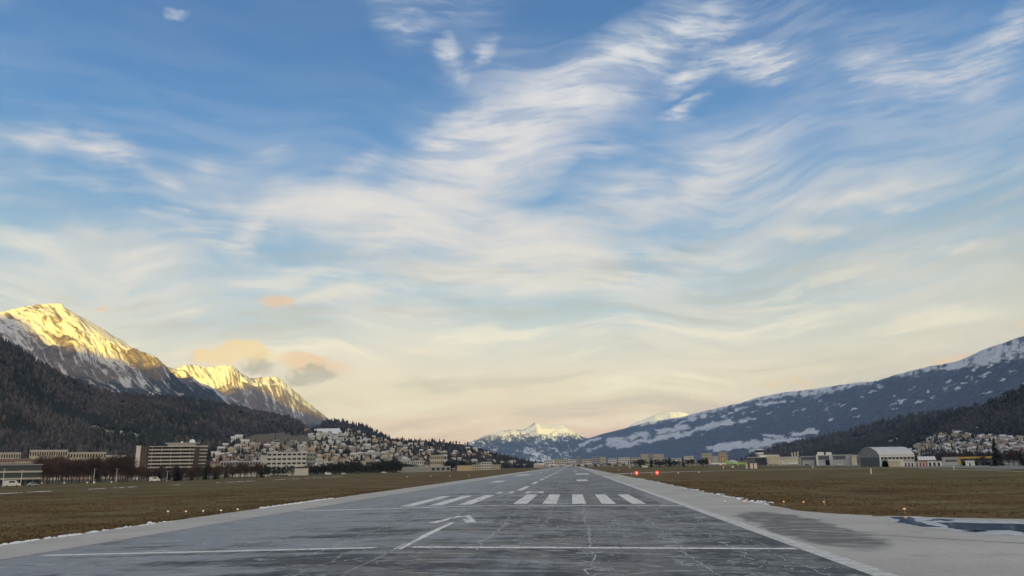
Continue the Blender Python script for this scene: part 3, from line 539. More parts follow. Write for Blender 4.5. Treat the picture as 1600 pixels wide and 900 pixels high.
shoulder('runway_shoulder', -24.4, -32.2, 5); shoulder('runway_shoulder', 23.9, 34.0, 6)
strip_y('runway', -24.4, 24.0, -40, 2100, 0, ASPH, nx=25, ny=2)
# concrete pad and taxiway mouth on the right
def flat_poly(name, P, z, m):
    bm = bmesh.new(); f = bm.faces.new([bm.verts.new((x, y, z)) for x, y in P]); f.normal_update()
    if f.normal.z < 0: f.normal_flip()
    bmesh.ops.triangulate(bm, faces=[f]); me = bpy.data.meshes.new(name); bm.to_mesh(me); bm.free(); me.materials.append(m); return link(name, me, kind='structure')
_pe = spline_pts = [(34.6, 97.5), (33.4, 91), (33.5, 85), (35.2, 79.5), (37.6, 75.5), (42, 71.6), (48.2, 68.2), (58, 65.6), (90, 62), (140, 60)]
_q = []
for a, b in zip(_pe, _pe[1:]):
    n_ = max(1, int(math.hypot(b[0] - a[0], b[1] - a[1]) / .5))
    for k in range(n_): _q.append((a[0] + (b[0] - a[0]) * k / n_, a[1] + (b[1] - a[1]) * k / n_))
_q = np.array(_q + [_pe[-1]]); ii = np.arange(len(_q)); _q[:, 1] += .5 * (fbm(ii / 4.0, ii * 0, 77, 5, .65) - .5); _q[:, 0] += .5 * (fbm(ii / 4.0, ii * 0 + 5, 78, 5, .65) - .5)
flat_poly('taxiway', [(31, -44), (31, 97.5)] + [tuple(q) for q in _q] + [(140, -44)], .006, CONC)
# asphalt wear on the pad: dark tongue beside the edge line
def poly(name, pix, z, m, kind='structure', jag=.0, sd=1, parent=None):
    P = [gd(a, b, z) for a, b in pix]
    if jag:
        Q = []
        for i, a in enumerate(P):
            b = P[(i + 1) % len(P)]; n = max(2, int(np.linalg.norm(b - a) / .45))
            for k in range(n): Q.append(a + (b - a) * k / n)
        Q = np.array(Q); ii = np.arange(len(Q)); c = Q.mean(0)
        Q[:, 0] += jag * 2 * (fbm(ii / 3.0, ii * 0, sd, 4, .7) - .5); Q[:, 1] += jag * 2 * (fbm(ii / 3.0, ii * 0 + 9, sd, 4, .7) - .5); P = list(Q)
    me = bpy.data.meshes.new(name); me.from_pydata([(p[0], p[1], z) for p in P], [], [list(range(len(P)))]); me.materials.append(m)
    bm = bmesh.new(); bm.from_mesh(me); bmesh.ops.triangulate(bm, faces=bm.faces[:]); bmesh.ops.recalc_face_normals(bm, faces=bm.faces[:]); bm.to_mesh(me); bm.free()
    if me.polygons and me.polygons[0].normal.z < 0: me.flip_normals()
    return link(name, me, parent, kind)
def m_stain(g, P, b):
    n = g.noise(g.mapping(P, scl=(1, .35, 1)), .45, 6, .65); f = g.noise(P, 5, 4, .7)
    c = g.mix(g.maprange(n, .40, .62), (.26, .255, .235), (.075, .075, .08))
    return g.mix(g.maprange(f, .4, .7, 0, .3), c, (.2, .2, .2))
STAIN = gmat('worn_asphalt_patch', m_stain, .7)
WATER = gmat('standing_water', lambda g, P, b: (.010, .013, .02), .04, .5)
ICE = gmat('thin_ice', lambda g, P, b: g.mix(g.maprange(g.noise(P, 1.2, 6, .7), .35, .65), (.30, .32, .335), (.56, .59, .61)), .5, .4)
poly('ice_sheet', [(1387, 806.6), (1428, 806.8), (1500, 811.5), (1600, 815.5), (1700, 821), (1700, 843), (1590, 838), (1520, 833.5), (1450, 825), (1400, 817)], .016, ICE, jag=.7, sd=9)
poly('puddle', [(1388, 807.5), (1424, 807.5), (1426, 812), (1448, 819), (1472, 823), (1440, 823), (1412, 817), (1398, 816), (1410, 812.5)], .022, WATER, jag=.35, sd=12)
poly('puddle', [(1462, 816), (1500, 816.5), (1600, 819), (1700, 824), (1700, 838), (1600, 833), (1575, 828), (1525, 830), (1490, 827), (1478, 821)], .022, WATER, jag=.45, sd=15)
poly('puddle', [(1446, 814), (1464, 810), (1492, 812), (1480, 814.5), (1470, 813)], .022, WATER, jag=.25, sd=17)
poly('puddle', [(1500, 830), (1530, 828), (1545, 830), (1525, 832)], .022, WATER, jag=.25, sd=19)

# markings are parts of nothing: flat paint sheets of the runway
def mark(x0, x1, y0, y1, m=None, dz=.004): return strip_y('runway_marking', x0, x1, y0, y1, dz, m or WHITE_P, nx=max(2, int(abs(x1 - x0) / 2) + 1) if abs(x1 - x0) < 12 else 21)
def paint(segs_x, y0, y1): pass
for a, b in ((-23.4, -1.7), (.6, 23.6)):                    # bar before the arrow
    for x0, x1 in ([(a, 0), (0, b)] if a < 0 < b else [(a, b)]): strip_y('runway_marking', x0, x1, 47.0, 47.75, .004, WHITE_P, nx=12)
strip_y('runway_marking', -24.0, 0, 94.2, 95.3, .004, WHITE_P, nx=12); strip_y('runway_marking', 0.003, 23.7, 94.2, 95.3, .004, WHITE_P, nx=12)
for k in range(6):
    fad = k == 5
    x = 2.75 + 3.83 * k
    strip_y('runway_marking', x, min(x + 1.8, 23.6), 99.5, 131, .004, FADED if fad else WHITE_P, nx=3)
    strip_y('runway_marking', -x + .05 - 1.8, -x + .05, 99.5, 131, .004, FADED if k >= 3 else WHITE_P, nx=3)
def poly_on_crown(pix, m, dz=.004, name='runway_marking'):
    P = []
    for a, b in pix:
        p = gd(a, b, .3)
        for _ in range(4): p = gd(a, b, float(crown(p[0])) + dz)
        P.append(p)
    me = bpy.data.meshes.new(name); me.from_pydata([tuple(p) for p in P], [], [list(range(len(P)))]); me.materials.append(m)
    if me.polygons[0].normal.z < 0: me.flip_normals()
    return link(name, me, kind='structure')
poly_on_crown([(613.5, 858), (627.5, 858), (711, 816), (703, 816)], WHITE_P)
poly_on_crown([(668.7, 817), (683, 817), (722, 806.5), (716, 805.8)], WHITE_P)
poly_on_crown([(720, 806.7), (733.7, 804.5), (745, 816), (727.5, 816.3)], WHITE_P)
for k in range(30):                                         # centre line
    y0 = 152 + 50 * k
    if y0 < 1850: strip_y('runway_marking', -.55, .55, y0, y0 + 30, .005, WHITE_P, nx=3)
# designation, as seen from the threshold
def ring(x0, x1, y0, y1, w):
    for a in ((x0, x0 + w, y0, y1), (x1 - w, x1, y0, y1), (x0 + w, x1 - w, y0, y0 + 1.2), (x0 + w, x1 - w, y1 - 1.2, y1)): strip_y('runway_marking', a[0], a[1], a[2], a[3], .004, WHITE_P)
ring(-3.4, -.3, 137, 146, .8); ring(2.0, 5.2, 137, 146, .8); strip_y('runway_marking', 2.8, 4.4, 140.9, 142.1, .004, WHITE_P)
for sx in (1, -1):
    for y0, y1, xs_ in ((240, 263, (12.0, 15.6)), (400, 446, (12.6, 20.0)), (570, 592, (12.0, 15.0)), (720, 742, (12.0, 15.0)), (1010, 1032, (12, 15))):
        a, b = sorted((sx * xs_[0], sx * xs_[1])); strip_y('runway_marking', a, b, y0, y1, .004, WHITE_P, nx=3)
EDGE = gmat('edge_line_paint', lambda g, P, b: g.mix(g.maprange(g.noise(P, 1.1, 6, .7), .42, .68), (.62, .63, .60), (.38, .385, .37)), .7)
strip_y('runway_marking', 23.75, 24.85, 20, 350, .012, EDGE, nx=2)
strip_y('runway_marking', -24.6, -24.05, 20, 900, .010, FADED, nx=2)
def ribbon(name, P, w, m, dz, kind='structure', on_crown=True, taper=False):
    P = np.asarray(P, float); d = np.gradient(P, axis=0); n = np.stack([-d[:, 1], d[:, 0]], 1); n /= np.linalg.norm(n, axis=1)[:, None] + 1e-9
    W = (np.asarray(w) if np.ndim(w) else np.full(len(P), w))[:, None] / 2
    A, B = P + n * W, P - n * W
    f = (lambda Q: crown(Q[:, 0]) + dz) if on_crown else (lambda Q: np.full(len(Q), dz))
    V = np.concatenate([np.column_stack([A, f(A)]), np.column_stack([B, f(B)])])
    k = len(P); i = np.arange(k - 1); return V, np.stack([i, i + k, i + k + 1, i + 1], -1)
def lay(name, parts, m, kind='structure'):
    o = 0; VV, FF = [], []
    for V, F in parts: VV.append(V); FF.append(F + o); o += len(V)
    return link(name, np_mesh(name, np.concatenate(VV), np.concatenate(FF), m), kind=kind)
def spline(pts, n=60):
    p = np.array(pts, float); s = np.concatenate([[0], np.cumsum(np.linalg.norm(np.diff(p, axis=0), axis=1))]); q = np.linspace(0, s[-1], n)
    x, y = np.interp(q, s, p[:, 0]), np.interp(q, s, p[:, 1])
    k = np.array([1, 2, 3, 2, 1]) / 9.; f = lambda v: np.convolve(np.pad(v, 2, mode='edge'), k, 'valid')
    return np.stack([f(f(x)), f(f(y))], 1)
L1 = [gd(a, b, .15)[:2] for a, b in [(785, 787), (850, 796), (930, 806), (1060, 814.5), (1160, 820.5), (1230, 824), (1300, 828), (1400, 834), (1600, 845), (1900, 866)]]
lay('taxi_line', [ribbon('', spline(L1[:6], 60), .28, FADED, .007)], FADED)
lay('taxi_line', [ribbon('', spline(L1[5:], 60), .28, EDGE, .036, on_crown=False)], EDGE)
L2 = [gd(a, b, .3)[:2] for a, b in [(520, 905), (615, 862), (720, 802), (748, 787), (776, 773), (822, 757)]]
lay('taxi_line', [ribbon('', spline(L2, 80), .16, FADED, .0065)], FADED)
L3 = [gd(a, b, .3)[:2] for a, b in [(850, 789.5), (800, 788), (786, 785), (787, 781), (800, 774), (815, 767), (845, 754)]]
lay('taxi_line', [ribbon('', spline(L3, 80), .3, FADED, .0065)], FADED)
lay('taxi_line', [ribbon('', np.array([(x, 88.3 + .1 * math.sin(x * .2)) for x in np.linspace(-22, 8, 40)]), .2, FADED, .0065)], FADED)
# frost along the paving cracks
FROST = gmat('frost_in_cracks', lambda g, P, b: g.mix(g.noise(P, 3, 4, .6), (.36, .38, .39), (.62, .64, .64)), .8)
def walk(x, y0, y1, r, step=.28, wob=.5):
    pts = []; y = y0; dx = 0
    while y < y1:
        dx += r.gauss(0, .13) - dx * .10; pts.append((x + dx * wob, y)); y += step * (.5 + r.random())
    return np.array(pts)
cr = []; r = random.Random(11)
for x, y0, y1, w in ((-15.6, 40, 130, .045), (-11.8, 48, 150, .05), (-5.0, 44, 99, .07), (-2.6, 30, 46, .05), (4.6, 46, 94, .075), (5.4, 96, 200, .06), (8.1, 60, 94, .045), (11.6, 34, 94, .08), (14.2, 60, 94, .05), (17.0, 36, 92, .07), (19.8, 42, 90, .055), (22.0, 36, 80, .05), (7.2, 132, 200, .05), (16.6, 132, 220, .05), (-6.8, 132, 220, .05)):
    P = walk(x, y0, y1, r, .25, .6)
    i = 0
    while i < len(P) - 4:                                    # broken into runs
        n = r.randint(8, 60); Q = P[i:i + n]
        if len(Q) > 3: cr.append(ribbon('', Q, w * np.array([.35 + 1.3 * r.random() ** 1.5 for _ in Q]), None, .0055))
        i += n + r.choice((0, 0, 1, 3, 9))
    nb_ = int((min(y1, 96) - y0) / (.75 if x > 2 else 1.8)); c0 = r.uniform(y0, max(y0 + 1, min(y1, 95)))
    for q_ in range(max(nb_, 0)):                            # clusters of side squiggles
        if r.random() < .25: c0 = r.uniform(y0, max(y0 + 1, min(y1, 95)))
        yy = c0 + r.gauss(0, 2.5); p = np.array([x + r.gauss(.4, .7), yy]); a = r.choice((0, math.pi)) + r.gauss(0, .6); Q = [p.copy()]
        for _ in range(r.randint(4, 16)):
            a += r.gauss(0, .8); p = p + r.uniform(.12, .30) * np.array([math.cos(a) * 1.3, math.sin(a)]); Q.append(p.copy())
        Q = np.array(Q)
        if (np.abs(Q[:, 0]) < 23.5).all(): cr.append(ribbon('', Q, .062 * np.array([.3 + 1.4 * r.random() ** 1.5 for _ in Q]), None, .0052))
lay('frost_cracks', cr, FROST, kind='stuff')
# snow left along the grass edges and on the left field
SNOW = mat('old_snow', (.78, .80, .84), .7, .3, nscale=3, namp=.08)
def lumps(rows, sd):
    bmv, bmf = [], []; r = random.Random(sd); o = 0
    base = [(math.cos(a), math.sin(a)) for a in np.linspace(0, 2 * math.pi, 9)[:-1]]
    for x, y, z, sx, sy, sz in rows:
        k = [.7 + .6 * r.random() for _ in range(8)]
        v = [(x + sx * c * k[i], y + sy * s_ * k[i], z - .05) for i, (c, s_) in enumerate(base)] + [(x + sx * .55 * c * k[i], y + sy * .55 * s_ * k[i], z + sz * (.6 + .4 * r.random())) for i, (c, s_) in enumerate(base)] + [(x, y, z + sz)]
        f = [(i, (i + 1) % 8, 8 + (i + 1) % 8) for i in range(8)] + [(i, 8 + (i + 1) % 8, 8 + i) for i in range(8)] + [(8 + i, 8 + (i + 1) % 8, 16) for i in range(8)]
        bmv += v; bmf += [(a + o, b + o, c + o) for a, b, c in f]; o += 17
    return np.array(bmv), np.array(bmf)
rows = []
r = random.Random(5)
for _ in range(48):
    y = r.uniform(54, 66); rows.append((-31.9 + r.gauss(0, .15), y, .02, r.uniform(.1, .3), r.uniform(.15, .6), r.uniform(.05, .12)))
for _ in range(26): y = r.uniform(66, 78); rows.append((-32.0 + r.gauss(0, .2), y, .02, r.uniform(.08, .2), r.uniform(.1, .4), r.uniform(.04, .1)))
rows.append((-33.0, 76.5, .02, .3, .4, .14))
for _ in range(120): y = r.uniform(102, 135); rows.append((-32.3 + r.gauss(0, .2), y, .02, r.uniform(.1, .35), r.uniform(.15, .6), r.uniform(.05, .14)))
for _ in range(150): y = 96 + 180 * r.random() ** 1.5; rows.append((34.1 + r.gauss(0, .35), y, .02, r.uniform(.08, .3), r.uniform(.12, .5), r.uniform(.03, .10)))
for x, y in ((34.2, 150), (34.4, 128), (34.3, 112), (34.6, 104), (35, 100)):
    for _ in range(6): rows.append((x + r.gauss(0, .4), y + r.gauss(0, 1.2), .02, r.uniform(.12, .4), r.uniform(.2, .6), r.uniform(.05, .14)))
for _ in range(420):
    y = 190 + 330 * r.random() ** 1.4
    if fbm(np.array([y / 9]), np.array([0.]), 4, 3)[0] > .44: rows.append((-148 + r.gauss(0, .35), y, .0, r.uniform(.15, .5), r.uniform(.4, 2.0), r.uniform(.03, .12)))
V, F = lumps(rows, 3); link('snow_remains', np_mesh('snow_remains', V, F, SNOW, True), kind='stuff')
# apron, far taxiway and pale strips on the right field
def quadstrip(name, P, w, m, z): return lay(name, [ribbon('', spline(P, 60), w, m, z, on_crown=False)], m)
def m_apron(g, P, b): n = g.noise(P, .05, 5, .6); return g.mix(n, (.14, .14, .135), (.24, .24, .23))
APRON = gmat('apron_tarmac', m_apron)
sheet('apron', [(204, 250, -.02), (340, 250, -.02), (420, 600, -.02), (420, 1900, -.02), (170, 1900, -.02), (250, 1400, -.02), (258, 990, -.02), (252, 737, -.02), (230, 538, -.02), (217, 425, -.02), (203, 343, -.02)], [list(range(11))], APRON)
quadstrip('taxiway', [(24, 366), (31, 392), (42, 413), (60, 440), (88, 462), (130, 474), (180, 470), (250, 455)], 12, CONC, .16)
for pts, w in (([gd(a, b)[:2] for a, b in ((1433, 732.3), (1500, 734.3), (1640, 739))], 2.2), ([gd(a, b)[:2] for a, b in ((1310, 739.6), (1350, 740.4), (1388, 741.2))], .9), ([gd(a, b)[:2] for a, b in ((1110, 731.5), (1180, 731))], 3), ([gd(a, b)[:2] for a, b in ((1520, 734), (1580, 734.3))], 4)):
    quadstrip('concrete_path', pts, w, CONC, .16)

# tufts of dead grass on the nearer part of the fields
def tufts():
    q = np.random.default_rng(4); n = 42000
    sd = q.random(n) < .55
    d = 48 + 150 * q.random(n) ** 1.3; x = np.where(sd, -33 - 110 * q.random(n) ** 1.6, 34.5 + 110 * q.random(n) ** 1.6); y = np.where(sd, d, d + 22)
    cl = fbm(x / 5, y / 5, 19, 4); keep = (q.random(n) < sstep(cl, .34, .62)) & ~inside(pad, x, y - .8); x, y = x[keep], y[keep]; n = len(x)
    V = np.zeros((n, 3, 3, 3)); H = .02 + .09 * q.random(n)
    for b in range(3):
        a = q.random(n) * 6.28; w = .05 + .06 * q.random(n); ox, oy = q.normal(0, .12, n), q.normal(0, .12, n)
        V[:, b, 0] = np.stack([x + ox - np.cos(a) * w, y + oy - np.sin(a) * w, 0 * x - .05], 1); V[:, b, 1] = np.stack([x + ox + np.cos(a) * w, y + oy + np.sin(a) * w, 0 * x - .05], 1)
        V[:, b, 2] = np.stack([x + ox + q.normal(0, .1, n), y + oy + q.normal(0, .1, n), H + .06], 1)
    F = np.arange(n * 9).reshape(-1, 3); tint = np.repeat(q.random(n), 9)
    def m_t(g, P, b):
        t = g.node('ShaderNodeAttribute', attribute_name='tint').outputs['Fac']
        return g.ramp(t, [(0, (.08, .055, .028)), (.5, (.14, .10, .05)), (1, (.20, .155, .085))])
    link('grass_tufts', np_mesh('grass_tufts', V.reshape(-1, 3), F, gmat('dead_grass_blades', m_t, 1, .05), False, {'tint': tint}), kind='stuff')
tufts()
_run = bpy.data.objects['runway']
for _o in list(COL.objects):
    if _o.name.startswith('runway_marking'): _o.parent = _run; del _o['kind']
# ------------------------------------------------------------------ copies and labels
def empty(name, loc, rz=0.0, scl=None):
    o = bpy.data.objects.new(name, None); COL.objects.link(o); o.location = loc; o.rotation_euler = (0, 0, rz); o.empty_display_size = .1
    if scl is not None: o.scale = scl if not np.isscalar(scl) else (scl,) * 3
    return o
def copy_tree(o, parent=None):
    c = o.copy(); COL.objects.link(c)
    if parent is not None: c.parent = parent
    for ch in o.children: copy_tree(ch, c)
    return c
ORD = ['leftmost', '2nd from left', '3rd from left'] + ['%dth from left' % i for i in range(4, 40)]
def give_labels(items, cat, group):
    """items: (object, description, bearing); things of one description are told apart by their order from the left."""
    by = {}
    for o, d, px in items: by.setdefault(d, []).append((px, o))
    for d, l in by.items():
        if len(d.split()) + (3 if len(l) > 1 else 0) > 16: print('LONG', d)
        l.sort(key=lambda q: q[0])
        for i, (px, o) in enumerate(l):
            tag(o, d if len(l) == 1 else d + ', ' + (ORD[i]), cat, group)
class MB:
    def __init__(s): s.v = []; s.f = []; s.mi = []
    def add(s, v, f, m=0):
        o = len(s.v); s.v += [tuple(map(float, q)) for q in v]; s.f += [tuple(i + o for i in q) for q in f]; s.mi += [m] * len(f)
    def box(s, x0, x1, y0, y1, z0, z1, m=0):
        s.add([(x, y, z) for x in (x0, x1) for y in (y0, y1) for z in (z0, z1)], [(0, 1, 3, 2), (4, 6, 7, 5), (0, 4, 5, 1), (2, 3, 7, 6), (0, 2, 6, 4), (1, 5, 7, 3)], m)
    def tube(s, P, R, n=6, m=0, cap=True):
        P = [Vector(p) for p in P]; rings = []
        for i, p in enumerate(P):
            d = (P[min(i + 1, len(P) - 1)] - P[max(i - 1, 0)]).normalized(); a = d.orthogonal().normalized(); b = d.cross(a)
            rings.append([p + (a * math.cos(2 * math.pi * k / n) + b * math.sin(2 * math.pi * k / n)) * R[i] for k in range(n)])
        f = [(i * n + k, i * n + (k + 1) % n, (i + 1) * n + (k + 1) % n, (i + 1) * n + k) for i in range(len(P) - 1) for k in range(n)]
        if cap: f += [tuple(range(n))[::-1], tuple((len(P) - 1) * n + k for k in range(n))]
        s.add([q for r_ in rings for q in r_], f, m)
    def lathe(s, prof, n=12, m=0, c=(0, 0, 0)):
        v = [(c[0] + r_ * math.cos(2 * math.pi * k / n), c[1] + r_ * math.sin(2 * math.pi * k / n), c[2] + z) for r_, z in prof for k in range(n)]
        f = [(i * n + k, i * n + (k + 1) % n, (i + 1) * n + (k + 1) % n, (i + 1) * n + k) for i in range(len(prof) - 1) for k in range(n)]
        f += [tuple(range(n))[::-1], tuple((len(prof) - 1) * n + k for k in range(n))]; s.add(v, f, m)
    def mesh(s, name, mats):
        me = bpy.data.meshes.new(name); me.from_pydata(s.v, [], s.f)
        for m in (mats if isinstance(mats, (list, tuple)) else [mats]): me.materials.append(m)
        if isinstance(mats, (list, tuple)) and len(mats) > 1: me.polygons.foreach_set('material_index', s.mi)
        return me
    def build(s, name, mats, parent=None, kind=None): return link(name, s.mesh(name, mats), parent, kind)

# ------------------------------------------------------------------ forest on the hills (too many to count)
def forest_mat(name, k):
    def f(g, P, b):
        t = g.node('ShaderNodeAttribute', attribute_name='tint').outputs['Fac']
        big = g.noise(P, .006, 4, .6)
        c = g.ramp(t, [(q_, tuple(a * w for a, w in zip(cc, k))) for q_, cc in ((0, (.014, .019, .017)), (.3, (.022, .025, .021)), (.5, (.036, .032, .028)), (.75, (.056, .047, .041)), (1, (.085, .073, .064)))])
        return g.mix(1, c, g.mix(g.maprange(big, .35, .65), (.75, .75, .78), (1.25, 1.2, 1.15)), 'MULTIPLY')
    return gmat(name, f, .95, .1)
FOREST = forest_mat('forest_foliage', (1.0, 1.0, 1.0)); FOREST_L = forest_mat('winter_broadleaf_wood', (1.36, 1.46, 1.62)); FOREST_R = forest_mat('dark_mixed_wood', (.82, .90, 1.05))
def forest(name, hill, n, seed, k0=0., k1=1., t0=.02, t1=1.0, size=(11, 22), conif=.4, keep=None, fm=None):
    q = np.random.default_rng(seed)
    k = k0 + (k1 - k0) * q.random(n); t = t0 + (t1 - t0) * q.random(n) ** .85
    P = hill.pt(k, t)
    px, py = proj(P); clump = fbm(P[:, 0] / 130, P[:, 1] / 130, seed, 4)
    m = np.ones(n, bool) if keep is None else keep(px, py, q)
    m &= (clump > .36) | (q.random(n) < .25)
    P, clump, px = P[m], clump[m], px[m]; n = len(P)
    con = q.random(n) < np.clip(conif + (clump - .5) * 2.2, .03, .97)
    H = (size[0] + (size[1] - size[0]) * q.random(n) ** 1.3) * (.75 + .5 * clump); R = np.where(con, H * .17, H * (.20 + .12 * q.random(n)))
    tint = np.where(con, .05 + .25 * q.random(n), .40 + .45 * q.random(n) + .15 * (clump - .5))
    a = q.random(n) * 6.28
    ring = np.where(con, .12, .45)     # height of the widest ring
    V = np.zeros((n, 7, 3)); V[:] = P[:, None]
    V[:, 0, 2] += H; V[:, 6, 2] -= 1
    for i in range(5):
        rr_ = R * (.75 + .5 * q.random(n))
        V[:, 1 + i, 0] += rr_ * np.cos(a + i * 1.2566); V[:, 1 + i, 1] += rr_ * np.sin(a + i * 1.2566); V[:, 1 + i, 2] += H * (ring + .14 * (q.random(n) - .5))
    f = np.array([(0, 1 + i, 1 + (i + 1) % 5) for i in range(5)] + [(6, 1 + (i + 1) % 5, 1 + i) for i in range(5)])
    F = (np.arange(n)[:, None, None] * 7 + f[None]).reshape(-1, 3)
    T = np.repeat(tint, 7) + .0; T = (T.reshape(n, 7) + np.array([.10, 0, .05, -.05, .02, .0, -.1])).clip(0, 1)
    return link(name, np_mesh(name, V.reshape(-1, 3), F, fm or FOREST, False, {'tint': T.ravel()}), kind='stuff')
def clear_left(px, py, q):
    c = blobs(px, py, [(150, 672, 190, 680, 6, 1), (190, 678, 215, 684, 5, 1), (20, 688, 75, 692, 2, .7), (95, 700, 160, 700, 1.5, .6), (345, 675, 360, 690, 3, .6)])
    return q.random(len(px)) > c
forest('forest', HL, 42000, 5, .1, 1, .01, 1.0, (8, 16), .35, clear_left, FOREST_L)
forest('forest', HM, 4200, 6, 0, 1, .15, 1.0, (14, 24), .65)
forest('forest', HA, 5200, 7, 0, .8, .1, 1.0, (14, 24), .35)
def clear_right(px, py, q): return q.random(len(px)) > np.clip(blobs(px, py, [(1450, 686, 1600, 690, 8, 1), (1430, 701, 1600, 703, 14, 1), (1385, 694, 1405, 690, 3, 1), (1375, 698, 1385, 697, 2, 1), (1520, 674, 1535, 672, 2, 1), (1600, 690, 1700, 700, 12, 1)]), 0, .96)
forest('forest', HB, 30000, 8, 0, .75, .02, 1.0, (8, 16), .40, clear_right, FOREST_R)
def clear_village(px, py, q):
    c = np.clip(blobs(px, py, [(375, 684, 480, 690, 9, 1), (390, 679, 440, 678, 5, 1), (494, 670, 530, 674, 4, 1), (500, 676, 525, 676, 3.5, 1)]), 0, 1)
    d = np.where(px > 735, .9, np.where(px > 640, .42, .30)) * np.where((px > 735) | (py < 700), 1, .55)
    return (q.random(len(px)) > c) & (q.random(len(px)) < d)
forest('shrubs_and_trees', HV, 6500, 9, .05, 1, .02, 1.0, (5, 12), .45, clear_village)

# ------------------------------------------------------------------ trees one can tell apart
BARK = mat('grey_brown_bark', (.085, .068, .055), .95, .1, nscale=1.5, namp=.3)
def leafmat(name, a, b_):
    def f(g, P, b):
        n = g.noise(P, .9, 4, .65); rd = g.node('ShaderNodeObjectInfo').outputs['Random']
        c = g.mix(g.maprange(n, .3, .7), a, b_); return g.mix(1, c, g.mix(rd, (.75, .78, .8), (1.25, 1.2, 1.15)), 'MULTIPLY')
    return gmat(name, f, .95, .08)
TWIG, NEEDLE, EVERG = leafmat('bare_twigs', (.060, .040, .034), (.115, .082, .070)), leafmat('dark_needles', (.014, .020, .016), (.034, .042, .030)), leafmat('dark_evergreen_leaves', (.016, .020, .014), (.045, .046, .030))
def blades(mb, n, r, fpos, L, w):
    for _ in range(n):
        p, d = fpos(r); d = d.normalized(); side = d.cross(Vector((r.gauss(0, 1), r.gauss(0, 1), r.gauss(0, 1)))).normalized() * w * (.6 + .8 * r.random())
        l = L * (.6 + .8 * r.random()); o = len(mb.v)
        mb.v += [tuple(p - side), tuple(p + side), tuple(p + d * l)]; mb.f.append((o, o + 1, o + 2)); mb.mi.append(0)
def bare_proto(seed):                                   # 10 m tall
    r = random.Random(seed); t = MB(); c = MB(); t.tube([(0, 0, -.3), (.1, 0, 2.5), (-.1, .1, 5.5), (.1, 0, 8.6)], [.22, .17, .11, .03], 6)
    tips = []
    for i in range(11):
        z = 2.2 + 5.6 * i / 11; a = r.random() * 6.28; l = (3.4 - .22 * i) * r.uniform(.7, 1.1); e = (math.cos(a) * l * .8, math.sin(a) * l * .8, z + l * .75); s = (0, 0, z)
        mid = (e[0] * .5, e[1] * .5, z + l * .3); t.tube([s, mid, e], [.07, .045, .015], 4); tips += [(Vector(mid), a), (Vector(e), a)]
    def fp(q):
        b, a = q.choice(tips); p = b + Vector((q.gauss(0, .6), q.gauss(0, .6), q.gauss(.1, .6))); return p, Vector((math.cos(a) * .5 + q.gauss(0, .5), math.sin(a) * .5 + q.gauss(0, .5), .8 + q.gauss(0, .4)))
    blades(c, 620, r, fp, 1.25, .085)
    return t.mesh('trunk', BARK), c.mesh('crown', TWIG)
def conifer_proto(seed, slim=1.0):                      # 10 m tall
    r = random.Random(seed); t = MB(); c = MB(); t.tube([(0, 0, -.3), (0, 0, 4), (0, 0, 9.6)], [.2, .14, .02], 6)
    for i in range(17):
        z = .7 + 9.0 * (i / 17) ** .95; R = 2.15 * slim * (1 - (z / 10.2)) ** .8 * r.uniform(.8, 1.15) + .1
        for k in range(11):
            a = r.random() * 6.28; R2 = R * r.uniform(.65, 1.15); w = .26 * R2 + .12; ca, sa = math.cos(a), math.sin(a); o = len(c.v); zz = z + r.uniform(-.25, .25)
            c.v += [(0, 0, zz + .3), (ca * R2 * .6 - sa * w, sa * R2 * .6 + ca * w, zz - R2 * .12), (ca * R2, sa * R2, zz - R2 * .34), (ca * R2 * .6 + sa * w, sa * R2 * .6 - ca * w, zz - R2 * .14)]
            c.f += [(o, o + 1, o + 2), (o, o + 2, o + 3)]; c.mi += [0, 0]
    return t.mesh('trunk', BARK), c.mesh('crown', NEEDLE)
def bushy_proto(seed):                                  # 8 m tall, broad dark crown
    r = random.Random(seed); t = MB(); c = MB(); t.tube([(0, 0, -.3), (0, 0, 2.5), (.2, 0, 5)], [.25, .18, .06], 6)
    bl = [(Vector((r.gauss(0, 1.4), r.gauss(0, 1.4), r.uniform(2.0, 6.2))), r.uniform(1.2, 2.1)) for _ in range(9)]
    for _ in range(5): t.tube([(0, 0, 2.2), tuple(r.choice(bl)[0])], [.1, .03], 4)
    def fp(q):
        b, R = q.choice(bl); d = Vector((q.gauss(0, 1), q.gauss(0, 1), q.gauss(0, 1))).normalized(); return b + d * R * (.35 + .65 * q.random() ** .5), d + Vector((0, 0, .3))
    blades(c, 420, r, fp, .75, .30)
    return t.mesh('trunk', BARK), c.mesh('crown', EVERG)
PROTO = {}
for kind, name, f in (('bare', 'bare_tree', bare_proto), ('conifer', 'conifer_tree', conifer_proto), ('bushy', 'evergreen_tree', bushy_proto)):
    PROTO[kind] = (name, [f(i * 17 + 3) for i in range(4)])
TREES = {'bare': [], 'conifer': [], 'bushy': []}
def plant(kind, P, h, desc, wide=1.0, r=random.Random(77)):
    name, protos = PROTO[kind]; tm, cm = r.choice(protos); base = 8.0 if kind == 'bushy' else 10.0
    s = h / base; o = empty(name, tuple(P), r.random() * 6.28, (s * wide, s * wide, s))
    link('trunk', tm, o); link('crown', cm, o); TREES[kind].append((o, desc, proj(P)[0])); return o
def ground_at(px, D): p = at(px, 735, D); p[2] = -.1; return p
def hill_at(h, px, py):
    d = (h.px[:, :h.nt] - px) ** 2 + (h.py[:, :h.nt] - py) ** 2 * 2; i = np.unravel_index(np.argmin(d), d.shape); return h.V[i[0], i[1]].copy(), math.sqrt(d[i])
r = random.Random(21)
